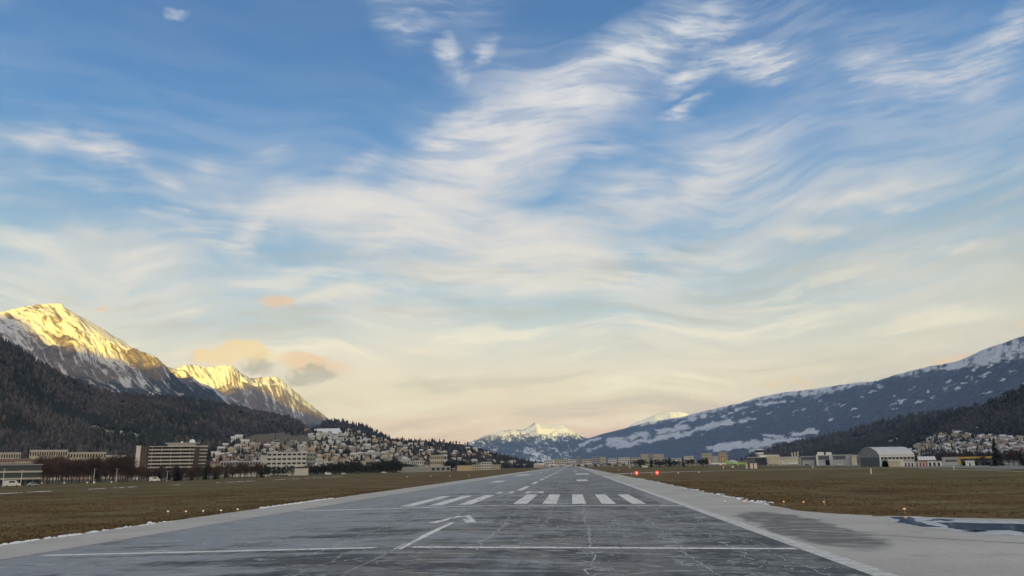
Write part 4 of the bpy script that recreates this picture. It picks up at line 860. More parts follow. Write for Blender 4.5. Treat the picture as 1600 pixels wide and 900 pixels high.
def zone(px):
    for x, n in ((66, 'by the dark glass office'), (150, 'before the apartment rows'), (212, 'before the stepped rows'), (240, 'around the tower slab'), (330, 'by the terraced hotel'), (415, 'before the grey hall'), (500, 'before the white office block'), (620, 'before the village centre'), (705, 'beside the long warehouses'), (800, 'at the foot of the spur'), (900, 'by the runway end')):
        if px < x: return n
    return 'near the airport'
# thicket along the left airfield edge
for px in np.linspace(60, 420, 104):
    px = px + r.uniform(-3, 3); far = r.random() < .5; D = r.uniform(470, 520) if not far else r.uniform(540, 610)
    D += max(0, px - 300) * .9; h = r.uniform(12, 17.5) * (1 if px < 205 else .58 if px < 345 else .68)
    k = 'conifer' if r.random() < (.16 if 250 < px < 350 else .05) else 'bare'
    plant(k, ground_at(px, D), h, ('tall ' if h > 13.5 else 'low ') + ('bare reddish tree ' if k == 'bare' else 'dark conifer ') + ('at the back' if far else 'at the front') + ' ' + zone(px), 1.15)
for px, D, h in ((250, 480, 9), (276, 480, 10), (300, 500, 8), (322, 520, 9), (340, 540, 8)):
    plant('conifer', ground_at(px, D), h, 'spreading conifer at left field edge ' + zone(px), 1.2)
for px, D, h in ((402, 640, 9), (411, 620, 8), (420, 640, 9), (427, 650, 9), (434, 660, 9.5), (441, 655, 8), (448, 660, 9.5), (455, 680, 9)):
    plant('bushy', ground_at(px, D), h, 'dark pine with bare trunk before the white office block', .8)
for px in np.linspace(462, 640, 38):
    px = px + r.uniform(-2, 2); D = r.uniform(690, 800) + (px - 460) * 1.0; h = r.uniform(9, 13) * (1.15 if 520 < px < 560 or 585 < px < 622 else .9)
    plant('bushy', ground_at(px, D), h, ('tall' if h > 11.5 else 'low') + ' dark evergreen in the black belt ' + zone(px), 1.35)
for px, h in ((700, 13), (706, 15), (713, 13), (722, 16), (728, 15), (735, 13), (742, 10), (780, 9), (790, 10), (800, 9), (808, 11), (816, 9), (830, 7), (838, 7), (846, 6), (853, 7)):
    plant('bushy', ground_at(px, 1150 + (px - 700) * 8), h * (1.1 if px < 740 else 1.2), 'dark evergreen ' + ('behind the low halls ' if px < 745 else 'by the field edge ') + zone(px), 1.5)
for px, k, h in [(985, 'bare', 9), (992, 'bare', 10), (1000, 'bushy', 11), (1006, 'bushy', 10), (1018, 'conifer', 12), (1026, 'bushy', 10), (1032, 'bushy', 9), (1041, 'bushy', 11), (1047, 'conifer', 13), (1053, 'bushy', 10), (1061, 'bushy', 8), (1068, 'conifer', 13), (1075, 'bushy', 10), (1083, 'bare', 10), (1098, 'bushy', 11), (1106, 'bushy', 10), (975, 'bushy', 6), (962, 'bushy', 6), (953, 'bushy', 7), (940, 'bushy', 6), (930, 'bushy', 6), (916, 'bushy', 5), (905, 'bushy', 6)]:
    plant(k, ground_at(px, 1450 if px < 980 else 1150), h * 1.15, {'bare': 'bare brown tree', 'bushy': 'round dark evergreen', 'conifer': 'pointed dark conifer'}[k] + ' behind the field, ' + ('beyond the red lamps' if 978 < px < 1040 else 'left of the parked airliners' if px > 1000 else 'right of the runway end'), 1.5)
plant('conifer', ground_at(1560, 560), 17, 'large dark conifer standing right of the yellow roofed hall', 1.35)
for px, h in ((1578, 9), (1586, 11), (1594, 10), (1604, 10), (1540, 7), (1532, 6)): plant('bare', ground_at(px, 600), h, 'bare grey tree beside the large conifer near the yellow hall', 1.2)
for px, h in ((1599, 10), (1612, 12)): plant('conifer', ground_at(px, 560), h, 'dark conifer cut by the right picture edge', 1.2)
for px in np.linspace(1470, 1545, 12): plant('bare', ground_at(px + r.uniform(-3, 3), 800), r.uniform(9, 13), 'bare grey tree behind the yellow roofed hall', 1.2)
# garden trees on the village slope
n = 0; tries = 0
while n < 75 and tries < 2000:
    tries += 1; px = r.uniform(345, 830); top = np.interp(px, HV.u, [v for v in HV.py[:, HV.nt - 1]]); py = r.uniform(top + 1, 732)
    if 375 < px < 485 and 674 < py < 694 or 488 < px < 530 and py < 680: continue
    P, d = hill_at(HV, px, py)
    if d > 3: continue
    k = 'conifer' if r.random() < .62 else 'bushy'; h = r.uniform(6, 11) if k == 'conifer' else r.uniform(5, 8)
    lev = 'on the crest' if py < top + 7 else 'on upper slope' if py < top + 22 else 'on lower slope'
    plant(k, P, h, ('pointed dark conifer ' if k == 'conifer' else 'round dark tree ') + 'among houses ' + lev + ' ' + ('above the white office' if px < 500 else 'above the evergreen belt' if px < 640 else 'above the warehouses' if px < 735 else 'near the spur end'), 1.1)
    n += 1
give_labels(TREES['bare'], 'bare tree', 'bare trees around the airfield'); give_labels(TREES['conifer'], 'conifer', 'dark conifers around the valley'); give_labels(TREES['bushy'], 'evergreen tree', 'dark evergreens around the valley')
# ------------------------------------------------------------------ houses and blocks
def wallmat(name, c): return mat(name, c, .9, .15, nscale=.8, namp=.10)
WALLS = {'white': wallmat('white_render', (.56, .55, .52)), 'cream': wallmat('cream_render', (.50, .44, .35)), 'grey': wallmat('grey_render', (.31, .31, .31)), 'ochre': wallmat('ochre_render', (.50, .40, .27)), 'pinkish': wallmat('pinkish_render', (.42, .33, .29))}
ROOFS = {'snowy': mat('snow_dusted_roof', (.55, .56, .58), .8, .2, nscale=1.2, namp=.2), 'dark': mat('dark_tile_roof', (.085, .072, .068), .85, .2, nscale=1.2, namp=.25), 'brown': mat('red_brown_tile_roof', (.17, .105, .085), .85, .2, nscale=1.2, namp=.2)}
GLASS = mat('dark_window_glass', (.030, .033, .040), .25, .5)
SLAB = mat('pale_concrete_parapet', (.50, .47, .42), .85, .2, nscale=.6, namp=.12)
def house_mesh(w, d, h, rh, flat):
    mb = MB(); mb.box(-w / 2, w / 2, -d / 2, d / 2, -4, h, 0); o = .5
    if flat: mb.box(-w / 2 - .3, w / 2 + .3, -d / 2 - .3, d / 2 + .3, h, h + .5, 1)
    else:
        mb.add([(-w / 2, -d / 2, h), (w / 2, -d / 2, h), (0, -d / 2, h + rh), (-w / 2, d / 2, h), (w / 2, d / 2, h), (0, d / 2, h + rh)], [(0, 1, 2), (4, 3, 5)], 0)
        k = rh / (w / 2); a = (-w / 2 - o, h - k * o); c = (w / 2 + o, h - k * o); yo = d / 2 + o
        for p, q in ((a, (0, h + rh)), ((0, h + rh), c)):
            v = [(p[0], -yo, p[1] + .05), (q[0], -yo, q[1] + .05), (q[0], yo, q[1] + .05), (p[0], yo, p[1] + .05)]; v += [(x, y, z + .3) for x, y, z in v]
            mb.add(v, [(3, 2, 1, 0), (4, 5, 6, 7), (0, 1, 5, 4), (1, 2, 6, 5), (2, 3, 7, 6), (3, 0, 4, 7)], 1)
        mb.box(w * .2, w * .2 + .6, -.3, .3, h + rh * .3, h + rh + .8, 0)
    nf = max(1, int(h / 2.9)); e = .06
    for f in range(nf):
        z = 1.0 + 2.9 * f
        for sx in (-1, 1):
            nx_ = max(2, int(w / 3.2))
            for i in range(nx_):
                x = -w / 2 + w * (i + .5) / nx_; y = sx * (d / 2 + e); mb.add([(x - .6, y, z), (x + .6, y, z), (x + .6, y, z + 1.4), (x - .6, y, z + 1.4)], [(0, 1, 2, 3) if sx < 0 else (3, 2, 1, 0)], 2)
            ny_ = max(2, int(d / 3.2))
            for i in range(ny_):
                y = -d / 2 + d * (i + .5) / ny_; x = sx * (w / 2 + e); mb.add([(x, y - .6, z), (x, y + .6, z), (x, y + .6, z + 1.4), (x, y - .6, z + 1.4)], [(0, 1, 2, 3) if sx > 0 else (3, 2, 1, 0)], 2)
    return mb
HP = {}
rh_ = random.Random(3)
SHAPES = [(9, 11, 5.6, 2.6, 0), (11, 13, 6.2, 3.0, 0), (10, 9, 5.2, 2.4, 0), (13, 16, 8.6, 3.2, 0), (12, 14, 8.8, 0, 1)]
for wn, wm in WALLS.items():
    for rn, rm in ROOFS.items():
        HP[wn, rn] = [house_mesh(*s_).mesh('house', [wm, rm, GLASS]) for s_ in SHAPES]
HOUSES = []
def place_house(P, desc, r, wall=None, roof=None, s=1.0, rz=None, shape=None):
    wall = wall or r.choice(('white', 'white', 'white', 'cream', 'cream', 'grey', 'ochre', 'pinkish')); roof = roof or r.choice(('snowy', 'snowy', 'snowy', 'dark', 'brown'))
    k = r.choice((0, 1, 1, 2, 3, 4)) if shape is None else shape; s *= .70
    HOUSES.append((SHAPES[k][0] * s / math.hypot(P[0] - CAM[0], P[1]), tuple(map(float, P)), s, r.choice((0, 1.57)) + r.gauss(.2, .35) if rz is None else rz, wall, roof, k, desc))
def finish_houses():
    HOUSES.sort(key=lambda h: -h[0]); items = []; VV, FF, MI, o_ = [], [], [], 0
    for n, (_, P, s, rz, wall, roof, k, desc) in enumerate(HOUSES):
        if n < 290:
            o = link('house', HP[wall, roof][k]); o.location = P; o.scale = (s,) * 3; o.rotation_euler = (0, 0, rz)
            items.append((o, f"{'flat ' if k == 4 else 'large ' if k == 3 else 'small ' if k in (0, 2) else ''}{wall} house, {roof} roof, {desc}", proj(P)[0]))
        else:                                   # past three hundred: the smallest ones as one mass
            mb = house_mesh(*SHAPES[k]); v = np.array(mb.v) * s; c, q = math.cos(rz), math.sin(rz)
            VV.append(np.column_stack([v[:, 0] * c - v[:, 1] * q, v[:, 0] * q + v[:, 1] * c, v[:, 2]]) + P)
            wi, ri = list(WALLS).index(wall), len(WALLS) + list(ROOFS).index(roof); FF += [tuple(i + o_ for i in f) for f in mb.f]; MI += [(wi, ri, len(WALLS) + len(ROOFS))[m] for m in mb.mi]; o_ += len(v)
    if FF:
        me = bpy.data.meshes.new('distant_houses'); me.from_pydata(np.concatenate(VV).tolist(), [], FF)
        for m in list(WALLS.values()) + list(ROOFS.values()) + [GLASS]: me.materials.append(m)
        me.polygons.foreach_set('material_index', MI); link('distant_houses', me, kind='stuff')
    give_labels(items, 'house', 'houses of the town and its villages')
r = random.Random(41); spots = []
def fill(hill, x0, x1, y1, dx, dy, prob, desc, margin, skip=lambda x, y: False, smin=.8, smax=1.15, top=None):
    y = y1
    row = 0
    while y > 600:
        any_ = False; x = x0 + (row % 2) * dx / 2
        while x < x1:
            px, py = x + r.uniform(-.35, .35) * dx, y + r.uniform(-.4, .4) * dy; x += dx
            tp = np.interp(px, hill.u, hill.py[:, hill.nt - 1]) + margin if top is None else top(px)
            if py < tp: continue
            any_ = True
            if r.random() > prob or skip(px, py): continue
            P, d = hill_at(hill, px, py)
            if d > 4.0: continue
            place_house(P, desc(px, py, tp), r, s=r.uniform(smin, smax))
        y -= dy; row += 1
        if not any_ and row > 3: break
def dV(px, py, tp):
    return ('high on slope ' if py < tp + 9 else 'midway up slope ' if py < tp + 22 else 'low on slope ') + ('right of the hotel' if px < 415 else 'above the white office' if px < 500 else 'above the evergreen belt' if px < 640 else 'above the warehouses' if px < 735 else 'near the spur end')
fill(HV, 336, 770, 732, 8.8, 5.0, .80, dV, 1.0, lambda x, y: (372 < x < 485 and 675 < y < 693) or (486 < x < 534 and y < 677) or x > 700 and y < 708 and r.random() < .5)
for x, y in ((372, 686), (366, 690), (382, 696), (508, 682), (516, 688), (535, 684), (541, 681), (525, 690), (497, 684), (770, 724), (784, 726), (798, 727), (742, 704)):
    P, d = hill_at(HV, x, y); place_house(P, dV(x, y, 676), r, wall='white', roof='snowy', shape=3, s=1.1)
def dR(px, py, tp): return ('upper rows ' if py < 690 else 'middle rows ' if py < 699 else 'lower rows ') + ('behind the arched hangar' if px < 1455 else 'above the yellow hall' if px < 1520 else 'above the large conifer' if px < 1570 else 'by the right picture edge')
fill(HB, 1420, 1612, 713, 7.0, 3.8, .82, dR, 0, smin=.95, smax=1.4, top=lambda px: np.interp(px, [1420, 1440, 1460, 1500, 1560, 1612], [702, 694, 680, 678, 683, 687]))
for x, y in ((1384, 695), (1391, 692), (1400, 690), (1378, 697), (1522, 673), (1528, 672), (1534, 671), (1366, 699)):
    P, d = hill_at(HB, x, y); place_house(P, 'in dark wood above the hangars', r, roof='snowy', s=1.0)
for x, y in ((148, 669), (153, 671), (158, 674), (164, 674), (170, 677), (163, 680), (169, 683), (176, 678), (184, 681), (190, 676), (192, 684), (203, 679), (209, 681), (215, 683), (196, 690), (212, 691), (230, 682), (304, 664), (302, 690), (72, 692), (84, 696), (94, 697), (22, 689), (30, 690)):
    P, d = hill_at(HL, x, y); place_house(P, 'on wooded hillside ' + ('above the apartment rows' if x < 140 else 'above the white tower slab' if x < 260 else 'above the terraced hotel'), r, wall=r.choice(('white', 'cream', 'grey')), s=r.uniform(.75, 1.0))

# blocks on the valley floor: wall body, roof, windows
class Block:
    def __init__(s, name, px0, px1, ytop, D, depth, label, cat, group, wall, yaw=0.0, roofm=None, floors=None, cols=None, roof='flat', wfrac=.55, hfrac=.5, single=False, ybase=None, rh=2.5, sunk=.6):
        a, b = at(px0, ytop, D), at(px1, ytop, D); m = (a + b) / 2; s.w = w = float(np.linalg.norm(b - a)); s.h = h = float(m[2]) if ybase is None else float(m[2]) ; s.d = depth
        ang = math.atan2(b[1] - a[1], b[0] - a[0]) + yaw; s.root = empty(name, (m[0], m[1], 0), ang); tag(s.root, label, cat, group)
        hw = h - (rh if roof == 'gable' else .5); mb = MB(); mb.box(-w / 2, w / 2, 0, depth, -sunk, hw); s.wall = mb.build('wall', wall, s.root); s.hw = hw
        rm = MB(); roofm = roofm or ROOFS['snowy']
        if roof == 'flat': rm.box(-w / 2 - .35, w / 2 + .35, -.35, depth + .35, hw, h)
        elif roof == 'gable':      # ridge along the front
            o = .5; v = [(-w / 2 - o, -o, hw), (w / 2 + o, -o, hw), (w / 2 + o, depth + o, hw), (-w / 2 - o, depth + o, hw), (-w / 2 - o, depth / 2, h), (w / 2 + o, depth / 2, h)]
            rm.add(v, [(0, 1, 5, 4), (2, 3, 4, 5), (0, 4, 3), (1, 2, 5), (3, 2, 1, 0)])
        s.roof = rm.build('roof', roofm, s.root)
        if floors and cols:
            fh = hw / floors; cw = w / cols; e = .05
            if single:
                wm = MB(); wm.box(-cw * wfrac / 2, cw * wfrac / 2, -e, .02, 0, fh * hfrac); me = wm.mesh('window', GLASS)
                for f in range(floors):
                    for c in range(cols):
                        o = link('window', me, s.root); o.location = (-w / 2 + cw * (c + .5), -.02, fh * (f + .28))
            else:
                wm = MB()
                for f in range(floors):
                    for c in range(cols): x = -w / 2 + cw * (c + .5); z = fh * (f + .28); wm.box(x - cw * wfrac / 2, x + cw * wfrac / 2, -e, .02, z, z + fh * hfrac)
                    nd = max(1, int(depth / 5))
                    for sx in (-1, 1):
                        for c in range(nd): y = depth * (c + .5) / nd; z = fh * (f + .28); X = sx * w / 2; wm.box(X - e, X + e, y - .9, y + .9, z, z + fh * hfrac)
                wm.build('windows', GLASS, s.root, kind='stuff')
W_, C_, G_, O_, P_ = (WALLS[k] for k in ('white', 'cream', 'grey', 'ochre', 'pinkish'))
GA = 'apartment and office blocks on the valley floor'
Block('apartment_block', -30, 33, 707, 900, 12, 'long cream apartment row with snowy roof at the left picture edge', 'apartment block', GA, C_, floors=4, cols=16)
b = Block('apartment_block', 47, 106, 703, 900, 12, 'long pale apartment row, highest part with set back white attic', 'apartment block', GA, C_, floors=4, cols=16)
Block('apartment_block', 106, 166, 706.5, 880, 12, 'long pale apartment row joining the stepped lower end', 'apartment block', GA, C_, floors=4, cols=14)
Block('apartment_block', 166, 197, 711, 860, 11, 'stepped lower end of the pale apartment rows beside bare trees', 'apartment block', GA, W_, floors=3, cols=8)
for i, (x0, x1, y, D, wl, nm) in enumerate(((-10, 22, 717, 820, 'pinkish', 'pinkish'), (24, 48, 716, 820, 'cream', 'cream'), (50, 76, 717, 800, 'pinkish', 'pinkish'), (78, 104, 718, 790, 'white', 'white'), (107, 140, 719, 780, 'pinkish', 'pinkish'), (142, 172, 720, 770, 'cream', 'cream'), (174, 200, 722, 760, 'pinkish', 'pinkish'))):
    Block('terrace_house', x0, x1, y, D, 10, f'low {nm} terrace with brown roof before the apartment rows, ' + ORD[i], 'terrace house', 'low terraces before the apartment rows', WALLS[wl], roof='gable', roofm=ROOFS['brown'], floors=2, cols=7)
b = Block('office_building', -40, 66, 725.5, 420, 18, 'dark glass office with pale floor bands at the left picture edge', 'office', GA, mat('blue_grey_cladding', (.060, .068, .080), .5, .4), roofm=mat('grey_flat_roof', (.30, .31, .32), .8))
for f in range(1, 3):
    mb = MB(); z = b.hw * f / 3; mb.box(-b.w / 2 - .3, b.w / 2 + .3, -.5, 0, z - .2, z + .55); mb.build('floor_band', SLAB, b.root)
for c in range(9):
    mb = MB(); x = -b.w / 2 + b.w * (c + .5) / 9; mb.box(x - b.w / 22, x + b.w / 22, -.12, 0, .8, b.hw / 3 - .35); mb.build('window', GLASS, b.root)
# terraced hotel with balcony slabs
def hotel():
    D = 700; a, c = at(233, 700, D), at(318, 700, D); w = float(np.linalg.norm(c - a)); root = empty('terraced_hotel', (*((a + c) / 2)[:2], 0), math.atan2(c[1] - a[1], c[0] - a[0]))
    tag(root, 'large terraced hotel block with stacked pale balcony bands and roof domes', 'hotel', GA)
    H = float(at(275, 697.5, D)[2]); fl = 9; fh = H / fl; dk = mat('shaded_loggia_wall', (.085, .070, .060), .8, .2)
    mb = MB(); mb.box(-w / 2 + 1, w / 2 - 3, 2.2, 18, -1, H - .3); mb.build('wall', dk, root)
    for f in range(1, fl + 1):
        z = fh * f; ins = 0 if f >= 3 else (3 - f) * 2.2; top = f == fl
        mb = MB(); x0, x1 = -w / 2 + ins, w / 2 - 8 + .0
        n = 5
        mb.box(x0, x1, 0, 2.6, z - .25, z)                                   # slab
        mb.box(x0, x1, -.18, 0, z - .35, z + (.25 if top else .85))           # parapet
        # stepped right wing, turned back, each floor shifted outwards going down
        sft = (fl - f) * .55
        q = [(x1, 0), (x1 + 6 - sft, 7 + sft), (x1 + 12 - sft * .4, 7.5 + sft)]
        for (ax, ay), (bx, by) in zip(q, q[1:]):
            L = math.hypot(bx - ax, by - ay); nx_, ny_ = -(by - ay) / L * .18, (bx - ax) / L * .18
            mb.add([(ax, ay, z - .35), (bx, by, z - .35), (bx, by, z + .8), (ax, ay, z + .8), (ax + nx_, ay + ny_, z - .35), (bx + nx_, by + ny_, z - .35), (bx + nx_, by + ny_, z + .8), (ax + nx_, ay + ny_, z + .8)], [(0, 1, 2, 3), (7, 6, 5, 4), (3, 2, 6, 7), (0, 4, 5, 1), (1, 5, 6, 2), (0, 3, 7, 4)])
        mb.build('balcony_band', SLAB, root)
        if f > 1:
            r2 = random.Random(f)
            wm = MB(); k = 14
            for i in range(k):
                x = x0 + (x1 - x0) * (i + .5) / k; ww = (x1 - x0) / k * .34; wm.box(x - ww, x + ww, 2.1, 2.22, z - fh + .5, z - .6)
            wm.build('windows', GLASS, root, kind='stuff')
            for i in range(1, k, 3):
                p_ = MB(); x = x0 + (x1 - x0) * i / k; p_.box(x - .12, x + .12, .1, 2.2, z - fh, z - .35); p_.build('partition', SLAB, root)
    mb = MB(); mb.box(w / 2 - 9, w / 2 + 3.2, 13.2, 24, -1, H - .3); mb.build('wing', dk, root)
    mb = MB(); mb.box(-w / 2 + 14, w / 2 - 6, 4, 14, H, H + 2.6); mb.build('penthouse', SLAB, root)
    mb = MB(); mb.box(-w / 2 + 12, w / 2 - 3, 3, 15, H + 2.6, H + 3.1); mb.build('penthouse_roof', ROOFS['snowy'], root)
    for px, R in ((299.5, 2.5), (283, 1.1)):
        x = (px - 275.5) / 85 * w; mb = MB(); mb.lathe([(R * math.cos(t), R * math.sin(t) + R * .25) for t in np.linspace(-.25, 1.5, 9)], 20, 0, (x, 8, H + 3.1)); o = mb.build('dome', mat('white_dome', (.78, .78, .76), .5, .3), root); o.data.polygons.foreach_set('use_smooth', [True] * len(o.data.polygons))
hotel()
b = Block('tower', 213.5, 220.5, 696.5, 640, 4, 'tall narrow white tower slab left of the terraced hotel', 'tower', None, mat('white_slab', (.70, .69, .66), .8), roofm=mat('white_slab', (.70, .69, .66), .8))
mb = MB(); mb.box(b.w / 2, b.w / 2 + 4.5, 1.0, 5, -1, b.h - .7); mb.build('stair_block', mat('dark_brown_cladding', (.11, .085, .07), .9), b.root)
Block('office_building', 417.5, 479.5, 706, 900, 14, 'white office block with rows of dark windows below the tan meadow', 'office', GA, W_, floors=5, cols=8, single=True, wfrac=.74, hfrac=.42)
Block('office_building', 480.5, 493, 706.5, 910, 20, 'grey stair wing on the right end of the white office block', 'office', GA, G_, floors=5, cols=3, wfrac=.6, hfrac=.35)
Block('apartment_block', 407, 417, 711, 905, 14, 'plain white block joined to the left end of the white office', 'apartment block', GA, W_)
for i, (x0, x1, y, D, dp, wl, fl, co, lab, cat) in enumerate((
    (345, 408, 720.5, 840, 14, G_, 3, 14, 'long grey hall of three storeys between hotel and white office', 'hall'), (366, 402, 734, 700, 12, W_, None, None, 'low white shed on the field edge before the grey hall', 'shed'), (404, 422, 733, 690, 9, W_, 1, 5, 'small white shed with dark openings among conifers', 'shed'),
    (450, 482, 731.5, 720, 10, W_, None, None, 'low white shed half hidden behind the black evergreen belt', 'shed'), (622, 640, 719, 1000, 12, W_, 3, 6, 'white apartment house left of its twin above the warehouse', 'apartment block'), (643, 662, 720, 1000, 12, W_, 3, 6, 'white apartment house right of its twin above the warehouse', 'apartment block'),
    (672, 694, 711, 1200, 12, C_, 3, 7, 'cream apartment house standing above the right hand warehouse', 'apartment block'), (628, 672, 729.5, 880, 14, G_, None, None, 'long low grey warehouse with snowy roof beside the evergreens', 'warehouse'), (673, 704, 728.5, 900, 14, G_, 1, 4, 'shorter grey warehouse with snowy roof beside the long one', 'warehouse'),
    (714, 738, 726.5, 1000, 14, O_, None, None, 'low brown hall with dark roof before the dark evergreen clump', 'hall'), (738, 752, 726, 1050, 12, C_, 2, 4, 'cream house with pale gable right of the brown hall', 'house'), (752, 768, 721.5, 1150, 12, W_, 3, 4, 'white three storey block beside the spur foot', 'apartment block'),
    (769, 782, 726, 1250, 10, C_, 2, 4, 'low cream block right of the white three storey block', 'apartment block'), (796, 806, 719, 1900, 12, C_, 3, 4, 'cream block at the tip of the wooded spur', 'apartment block'), (808, 822, 725, 1800, 12, W_, 2, 5, 'white hall just right of the wooded spur', 'hall'))):
    Block({'hall': 'hall', 'shed': 'shed', 'warehouse': 'warehouse', 'house': 'house', 'apartment block': 'apartment_block'}[cat], x0, x1, y, D, dp, lab, cat, GA if 'block' in cat else 'sheds and halls along the left field edge', wl, floors=fl, cols=co, roofm=ROOFS['dark'] if 'dark roof' in lab else None)
# the city at the end of the runway and behind the right field
city = [(866, 888, 717, 2900, C_, 4, 6, 'pale wide'), (901, 908, 713.5, 3000, G_, 5, 3, 'dark grey slim'), (925, 935.5, 713.5, 2700, G_, 5, 4, 'dark grey'), (937, 947, 714, 2500, C_, 6, 4, 'yellowish cream'), (1001, 1013, 709.5, 2300, C_, 8, 5, 'tall beige'), (1013.5, 1020, 709, 2350, G_, 8, 3, 'tall dark grey slim'), (1020.5, 1037, 709.5, 2300, C_, 8, 6, 'tall beige wide'),
        (1096, 1112, 708, 2000, C_, 7, 6, 'tall beige'), (1113, 1122, 713, 2000, W_, 5, 4, 'white'), (1122, 1136, 706.5, 2000, O_, 7, 5, 'tall brownish'), (1068, 1084, 712.5, 2400, W_, 4, 7, 'long white'), (1048, 1066, 716, 2300, W_, 3, 6, 'low white'), (966, 984, 714.5, 2500, W_, 4, 7, 'white'), (986, 1000, 715, 2500, C_, 4, 5, 'cream'), (950, 964, 716.5, 2400, W_, 4, 5, 'white'), (889, 900, 718, 2700, W_, 3, 4, 'low white'), (1038, 1047, 715, 2400, G_, 4, 4, 'grey'), (850, 864, 719, 2800, W_, 3, 5, 'low white'), (909, 924, 717.5, 2600, C_, 3, 6, 'low cream')]
items = []
for x0, x1, y, D, wl, fl, co, nm in city:
    b = Block('apartment_block', x0, x1, y, D, 14, '', 'apartment block', GA, wl, floors=fl, cols=co, roofm=ROOFS['snowy']); items.append((b.root, nm + ' city block ' + ('beyond the runway end' if x0 < 905 else 'right of the runway end' if x0 < 985 else 'behind the dark trees beyond the red lamps' if x0 < 1090 else 'behind the parked airliners'), x0))
give_labels(items, 'apartment block', GA)
r = random.Random(59)
for px in np.linspace(826, 1110, 62):
    px += r.uniform(-2.5, 2.5); D = r.uniform(1500, 2200) if r.random() < .6 else r.uniform(2200, 2600)
    if 885 < px < 900: D = r.uniform(2250, 2500)
    place_house((*at(px, 728, D)[:2], -.1), 'on valley floor ' + ('left of the runway end' if px < 880 else 'at the runway end' if px < 905 else 'right of the runway end' if px < 985 else 'beyond the red lamps'), r, s=r.uniform(1.0, 1.5))
for i, px in enumerate(np.linspace(1140, 1340, 26)):
    place_house((*at(px + r.uniform(-3, 3), 720, r.uniform(1250, 1500))[:2], -.1), 'beyond the airport ' + ('left of the control tower' if px < 1185 else 'right of the control tower' if px < 1250 else 'behind the flat hangars'), r, wall=r.choice(('white', 'cream', 'grey')), s=r.uniform(1.2, 1.7))
finish_houses()
# ------------------------------------------------------------------ airport buildings
GAir = 'buildings of the airport'
METAL = mat('pale_grey_sheet_metal', (.42, .43, .46), .55, .4, nscale=.4, namp=.10); DKMET = mat('dark_blue_grey_sheet', (.10, .11, .135), .5, .4, nscale=.4, namp=.12)
CREAM = mat('cream_plaster', (.56, .52, .40), .85, .2, nscale=.5, namp=.1); WHITEM = mat('white_metal', (.72, .72, .70), .5, .4); BLACK = mat('black_opening', (.012, .012, .014), .8, .1)
GREENM = mat('grey_green_metal', (.27, .28, .275), .6, .35, nscale=.5, namp=.15); LIGHTROOF = mat('light_grey_roof', (.50, .52, .55), .5, .4, nscale=.6, namp=.1)
ORANGE = mat('signal_orange', (.62, .17, .05), .6, .4); RUST = mat('red_brown_panel', (.24, .085, .06), .7, .3); YEL = mat('yellow_fascia', (.52, .34, .10), .6, .3)
def frame(px0, px1, D, name, label, cat, group=None, D1=None):
    a, b = at(px0, 724, D), at(px1, 724, D1 or D); o = empty(name, (a[0], a[1], -.05), math.atan2(b[1] - a[1], b[0] - a[0])); tag(o, label, cat, group); return o, float(np.linalg.norm((b - a)[:2]))
def hz(px, py, D): return float(at(px, py, D)[2]) + .05
def part(root, name, m, *boxes):
    mb = MB()
    for b in boxes: mb.box(*b)
    return mb.build(name, m, root)
# control tower
o, w = frame(1182, 1194, 1120, 'control_tower', 'airport control tower with dark wrap around glass cab and overhanging roof', 'control tower', GAir)
c = w / 2; H = hz(1188, 701.5, 1120)
mb = MB(); mb.lathe([(3.6, -.5), (3.4, H - 9.5)], 8, 0, (c, 3, 0)); mb.build('shaft', CREAM, o)
mb = MB(); mb.lathe([(3.4, H - 9.5), (5.4, H - 7.5), (5.6, H - 4.6)], 8, 0, (c, 3, 0)); mb.build('collar', WHITEM, o)
mb = MB(); mb.lathe([(5.0, H - 4.6), (6.2, H - 1.7)], 8, 0, (c, 3, 0)); mb.build('glass_cab', GLASS, o)
mb = MB(); mb.lathe([(6.8, H - 1.7), (6.8, H - 1.0), (2, H)], 8, 0, (c, 3, 0)); mb.tube([(c, 3, H - .2), (c, 3, H + 4)], [.12, .05], 5); mb.build('roof', WHITEM, o)
# terminal
o, w = frame(1168, 1248, 1080, 'terminal', 'low cream airport terminal with dark glass hall beside the control tower', 'terminal', GAir); k = w / 80.0
h1, h2, h3 = hz(1180, 714.8, 1080), hz(1205, 711.6, 1080), hz(1235, 713.5, 1080)
part(o, 'glass_hall', DKMET, (2 * k, 31 * k, 0, 22, 0, h1)); part(o, 'roof', WHITEM, (0, 32 * k, -1.2, 23, h1, h1 + .6))
part(o, 'wall', CREAM, (31.2 * k, 52 * k, 3, 24, 0, h2)); part(o, 'upper_storey', WHITEM, (20 * k, 50 * k, 6, 20, h1 + .62, h2 + .8)); part(o, 'wall', CREAM, (52.2 * k, 80 * k, 4, 22, 0, h3 - 1.5)); part(o, 'roof', LIGHTROOF, (52 * k, 80.5 * k, 3, 23, h3 - 1.5, h3))
for i in range(8): part(o, 'window', GLASS, ((3.5 + 3.4 * i) * k, (6.2 + 3.4 * i) * k, -.08, .0, 1.0, h1 - 1.2))
for x, y in ((1238.5, 707), (1243, 706.3), (1247.5, 705.5)): part(o, 'chimney', CREAM, ((x - 1168) * k, (x - 1168) * k + 1.6, 8, 10, h3 + .01, hz(x, y, 1080)))
part(o, 'canopy', WHITEM, (66 * k, 79 * k, -3.5, 3.0, 3.2, 4.2))
